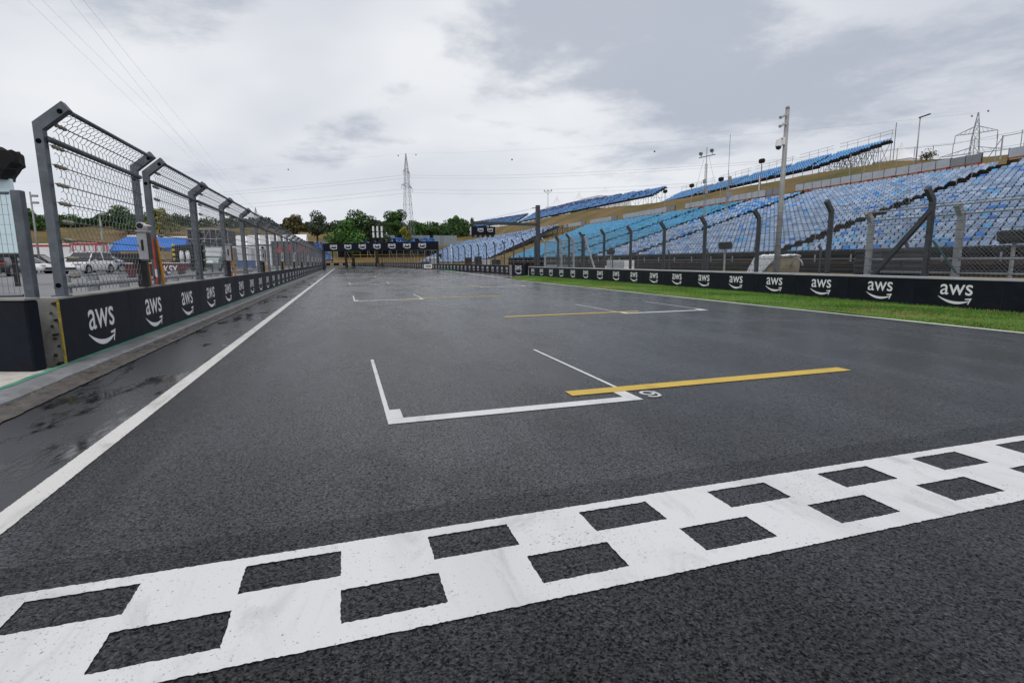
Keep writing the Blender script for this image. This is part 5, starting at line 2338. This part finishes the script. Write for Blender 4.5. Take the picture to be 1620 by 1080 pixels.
b.build('red_header', M['red'], tr)
for x in (.7, 1.4, 2.7):
    b = MB()
    b.tube((x, .1, .4), (x, .4, .4), .4, 14)
    b.build('wheel', M['tyre'], tr)


def blue_canopy(label, loc, w, dp, eave, ridge, hip, rz=0.0):
    o = thing('blue_canopy', label, 'canopy', loc, rz)
    b = MB()
    r0, r1 = (hip, w) if hip else (0, w)
    b.add([(0, 0, eave), (w, 0, eave), (w, dp, eave), (0, dp, eave), (r0, dp * .55, ridge), (r1, dp * .55, ridge)], [(0, 1, 5, 4), (1, 2, 5), (2, 3, 4, 5), (3, 0, 4), (3, 2, 1, 0)])
    b.build('roof', M['blue_tarp'], o)
    b = MB()
    b.tube((r0, dp * .55, ridge + .05), (r1, dp * .55, ridge + .05), .14, 6)
    b.build('ridge_pole', M['white'], o)
    for x in (.2, w - .2):
        b = MB()
        b.tube((x, .1, 0), (x, .1, eave), .08, 6)
        b.build('leg', M['galv_light'], o)
    return o


blue_canopy('large sloping blue canopy roof seen through the first fence section', (-24.6, 66, PZ), 6.0, 4, 2.1, 3.6, 2.5, rad(-2))
blue_canopy('smaller blue canopy right of the orange and red rods', (-18.5, 66, PZ), 2.4, 2, 2.4, 3.45, 0, rad(-2))
bw2 = thing('black_hoarding', 'black hoarding below the large blue canopy', 'hoarding', (-24.8, 64, PZ), rad(-2))
_b = MB()
_b.bb(.02, .98, -.03, .03, .05, 1.75)
hp = _b.mesh('panel', M['trim'])
for i in range(6):
    obj('panel', hp, bw2, (i * 1.0, 0, 0))
ds = thing('dark_pavilion', 'black scaffold pavilion block behind the second fence section', 'pavilion', (-18.6, 78, PZ - .6), rad(-3))
b = MB()
b.bb(0, 4.6, 0, 4, 3.6, 5.5)
b.build('black_screen', M['trim'], ds)
b = MB()
for i in range(8):
    x = -.1 + i * .68
    b.tube((x, -.3, .5), (x, -.3, 5.7), .045, 5)
for z in (1.6, 3.2, 4.4, 5.6):
    b.tube((-.2, -.3, z), (4.8, -.3, z), .04, 5)
for i in range(7):
    b.tube((-.1 + i * .68, -.3, 3.2 + (i % 2) * 1.2), (.58 + i * .68, -.3, 4.4 + (i % 2) * 1.2), .035, 4)
struct(b.build('scaffold', M['galv_light'], ds), 'stuff')
mq = thing('white_marquee', 'long white marquee roof behind the pit fence', 'marquee', (-24, 134, 0), 0)
b = MB()
b.add([(0, 0, 5.3), (16, 0, 5.9), (16, 12, 5.9), (0, 12, 5.3), (.8, 5, 7.8), (16, 5, 8.1)], [(0, 1, 5, 4), (1, 2, 5), (2, 3, 4, 5), (3, 0, 4)])
b.build('roof', M['white_cloth'], mq)
b = MB()
b.bb(0, 16, .1, 11.9, 0, 5.25)
b.build('wall', M['white_cloth'], mq)
lw = thing('black_logo_wall', 'black paddock wall with large red marks beyond the fence', 'wall', (-14.5, 126, 0), 0)
b = MB()
b.bb(0, 8.6, 0, .4, 0, 6.0)
b.build('wall', M['trim'], lw)
for k, x in enumerate((.4, 2.6, 4.6, 6.5)):
    b = MB()
    b.prism([(0, 0), (1.6, 0), (2.0, 1.8), (1.2, 1.8), (.9, 1.1)] if k % 2 == 0 else [(0, 0), (1.0, .1), (1.4, .9), (1.3, 1.8), (.3, 1.7), (.5, .9)], (x, -.01, 3.6), (1, 0, 0), (0, 0, 1), (0, -.04, 0))
    b.build('red_mark', M['red'], lw)
cr = thing('container_stack', 'red and blue stacked containers behind the second fence section', 'containers', (-15.3, 70, PZ - .45), rad(-3))
for x, z, mm_ in ((0, 1.4, 'blue_crate'), (2.6, 1.4, 'blue_crate'), (0, 2.75, 'red'), (2.6, 2.75, 'white')):
    b = MB()
    for i in range(9):
        b.bb(x + i * .27, x + i * .27 + .2, -.03, 2.2, z - 1.3, z - .02)
    b.bb(x - .04, x + 2.44, .0, 2.15, z - 1.33, z + .0)
    struct(b.build('container', M[mm_], cr), 'stuff')

# van with a windscreen facing the camera
vn = thing('green_van', 'silver-green van facing the camera behind the second fence section', 'van', (-10.3, 51.5, PZ), rad(-98))
b = MB()
pr = [(-2.4, .3), (2.3, .3), (2.4, .75), (2.25, 1.05), (1.45, 1.25), (.95, 1.95), (.75, 2.05), (-2.3, 2.05), (-2.42, 1.0)]
b.prism(pr, (0, -.93, 0), (1, 0, 0), (0, 0, 1), (0, 1.86, 0))
b.build('body', pm('silver_green_paint', (.26, .32, .31), .3, .3, var=.05), vn)
b = MB()
b.add([(1.5, -.85, 1.27), (1.5, .85, 1.27), (1.0, .78, 1.93), (1.0, -.78, 1.93)], [(0, 1, 2, 3)])
for v in range(4):
    p = b.v[v]
    b.v[v] = (p[0] + .02, p[1], p[2] + .012)
b.build('windscreen', M['lamp_lens'], vn)
for s in (-1, 1):
    b = MB()
    b.cbox((2.32, s * .68, .82), (.14, .34, .2), .03)
    b.build('headlight', M['lamp_lens'], vn)
    b = MB()
    b.cbox((1.25, s * 1.05, 1.35), (.1, .2, .26), .02)
    b.build('mirror', M['green'], vn)
    for x in (-1.5, 1.5):
        b = MB()
        b.tube((x, s * .95, .33), (x, s * .72, .33), .33, 14)
        b.build('wheel', M['tyre'], vn)
b = MB()
b.bb(2.36, 2.42, -.5, .5, .38, .6)
b.build('grille', M['trim'], vn)

# maroon pit-lane banners, trolley with bottles
for i, (x, y, txt) in enumerate(((-9.3, 28.0, None), (-8.85, 31.2, 'KSY'))):
    o = thing('maroon_banner', ('plain maroon banner behind the first signal box', 'maroon banner with white letters beside the striped trolley')[i], 'banner', (x, y, PZ), rad(-8 if i else -5))
    b = MB()
    b.cbox((.7, .05, .4), (1.4, .1, .62), .012)
    b.build('board', M['dark_red'], o)
    if txt:
        me = fit_mesh(text_mesh('letters', txt, M['white_print'], .02, 3), 0.2, .85, .2, .62)
        for v in me.vertices:
            v.co = (v.co.x, -.004, v.co.y)
        obj('letters', me, o)
    b = MB()
    b.tube((.05, .05, .73), (1.4, .05, .73), .02, 6)
    b.build('top_bar', M['white'], o)
tl = thing('striped_trolley', 'black equipment rack with a yellow-striped edge and two white bottles', 'rack', (-11.3, 43.2, PZ), rad(-8))
b = MB()
for k in range(10):
    b.bb(.12 + k * .17, .2 + k * .17, 0, .5, .2, 1.95)
b.bb(.05, 1.85, .3, .6, .15, 2.0)
struct(b.build('rack', M['trim'], tl), 'stuff')
b = MB()
for k in range(12):
    b.bb(-.05, .09, -.06, .08, .1 + k * .165, .1 + (k + 1) * .165, k % 2)
b.build('striped_post', [M['trim'], pm('hazard_yellow', (.72, .55, .03), .5)], tl)
for x in (.55, .95):
    b = MB()
    b.tube((x, -.1, .75), (x, -.1, 1.5), .14, 10)
    b.tube((x, -.1, 1.5), (x, -.1, 1.6), .14, 10, .05)
    b.build('bottle', M['white'], tl, True)
# lamp and cctv poles in the paddock
for i, (x, y, h, lab) in enumerate(((-26.5, 60, 7.2, 'grey paddock pole with two small cameras left of the first fence post'),
                                    (-25.5, 60.5, 6.0, 'thin grey paddock pole just left of the first fence post'),
                                    (-21.5, 60.2, 5.3, 'thin grey paddock pole in front of the blue canopy'))):
    o = thing('paddock_pole', lab, 'pole', (x, y, PZ), 0)
    b = MB()
    b.tube((0, 0, 0), (0, 0, h), .1, 8, .07)
    b.build('pole', M['steel_post'], o, True)
    b = MB()
    if i == 0:
        b.cbox((.35, -.1, h - .35), (.5, .22, .2), .03)
        b.cbox((.35, -.1, h - .95), (.5, .22, .2), .03)
        b.tube((0, 0, h - .4), (.3, -.1, h - .4), .04, 5)
        b.build('cameras', M['steel_post'], o)
    else:
        b.cbox((.2, 0, h), (.5, .2, .12), .03)
        b.build('lamp_head', M['steel_post'], o)
# loudspeaker tower behind the bridge banner
tw = thing('speaker_tower', 'light tower with white lamp boxes in front of the dark trees', 'tower', (9.9, 160, 0))
b = MB()
for x in (-.9, .9):
    b.tube((x, 0, 0), (x, 0, 13), .1, 6)
for k in range(8):
    b.tube((-.9, 0, 1 + k * 1.4), (.9, 0, 2.2 + k * 1.4), .05, 4)
b.bb(-1.4, 1.4, -.3, .3, 12.3, 12.6)
struct(b.build('frame', M['trim'], tw), 'stuff')
for x in (-1.25, -.1, 1.1):
    for z in (9.0, 10.7):
        b = MB()
        b.cbox((x, -.35, z), (.5, .4, 1.5), .05)
        b.build('lamp_box', M['white'], tw)
for i, (x, y, lab) in enumerate(((13.5, 252, 'left small white tent above the far panel fence'), (20.0, 254, 'right small white tent above the far panel fence'))):
    tent(lab, (x, y + 6, 11.8), 4.2, 1.2, 3.3, .1, None)
mk = thing('marshal_post', 'small white marshal post with a black box near the white sign', 'marshal post', (16.6, 103, 0))
b = MB()
b.cbox((0, 0, .95), (1.6, 1.6, 1.9), .03)
b.build('cabin', M['box_grey'], mk)
b = MB()
b.bb(-1.3, 1.0, -.9, .9, 1.95, 2.25)
b.build('roof', M['white'], mk)
b = MB()
b.cbox((1.15, -.2, 2.4), (.6, .5, .9), .03)
b.build('black_box', M['trim'], mk)
for i, (x, y, w, hh, m_, lab) in enumerate(((18.6, 82, .9, 1.9, 'brown_beam', 'rust-brown cabinet behind the curving barrier'), (18.8, 76.5, 1.1, 2.0, 'trim', 'black cabinet right of the rust-brown cabinet'),
                                            (18.8, 72, 1.2, 1.7, 'box_grey', 'pale grey cabinet behind the curving barrier'), (18.7, 66.5, 1.4, 1.5, 'trim', 'low black cabinet nearest the light gantry'))):
    o = thing('roadside_cabinet', lab, 'cabinet', (x, y, 0), 0)
    b = MB()
    b.cbox((0, 0, hh / 2), (.8, w, hh), .03)
    b.build('housing', M[m_], o)
    b = MB()
    b.bb(-.45, .45, -w / 2 - .04, w / 2 + .04, hh + .002, hh + .06)
    b.build('lid', M['dark_steel'], o)
    b = MB()
    b.bb(-.412, -.405, -w / 2 + .06, w / 2 - .06, .12, hh - .1)
    b.build('door', M[m_], o)
fp_ = thing('white_flag_pole', 'thin white pole behind the curving barrier right of the bridge leg', 'pole', (17.2, 88.6, 0))
b = MB()
b.tube((0, 0, 0), (0, 0, 4.2), .06, 6)
b.build('pole', M['white'], fp_, True)
b = MB()
b.cbox((0, 0, .1), (.4, .4, .2), .03)
b.build('foot', M['concrete'], fp_)

wc = thing('white_cabin', 'small white cabin on the dry hill left of the conifers', 'cabin', (64.5, 283, H(64.5, 283) - .3), rad(-14))
b = MB()
b.bb(-4.2, 4.2, -2, 2, 0, 3.4)
b.build('wall', M['white'], wc)
b = MB()
b.bb(-4.4, 4.4, -2.2, 2.2, 3.4, 3.65)
b.build('roof', M['box_grey'], wc)
for x in (-2.6, .2, 2.4):
    b = MB()
    b.bb(x, x + .9, -2.05, -2.002, 1.2, 2.3)
    b.build('window', M['glass'], wc)
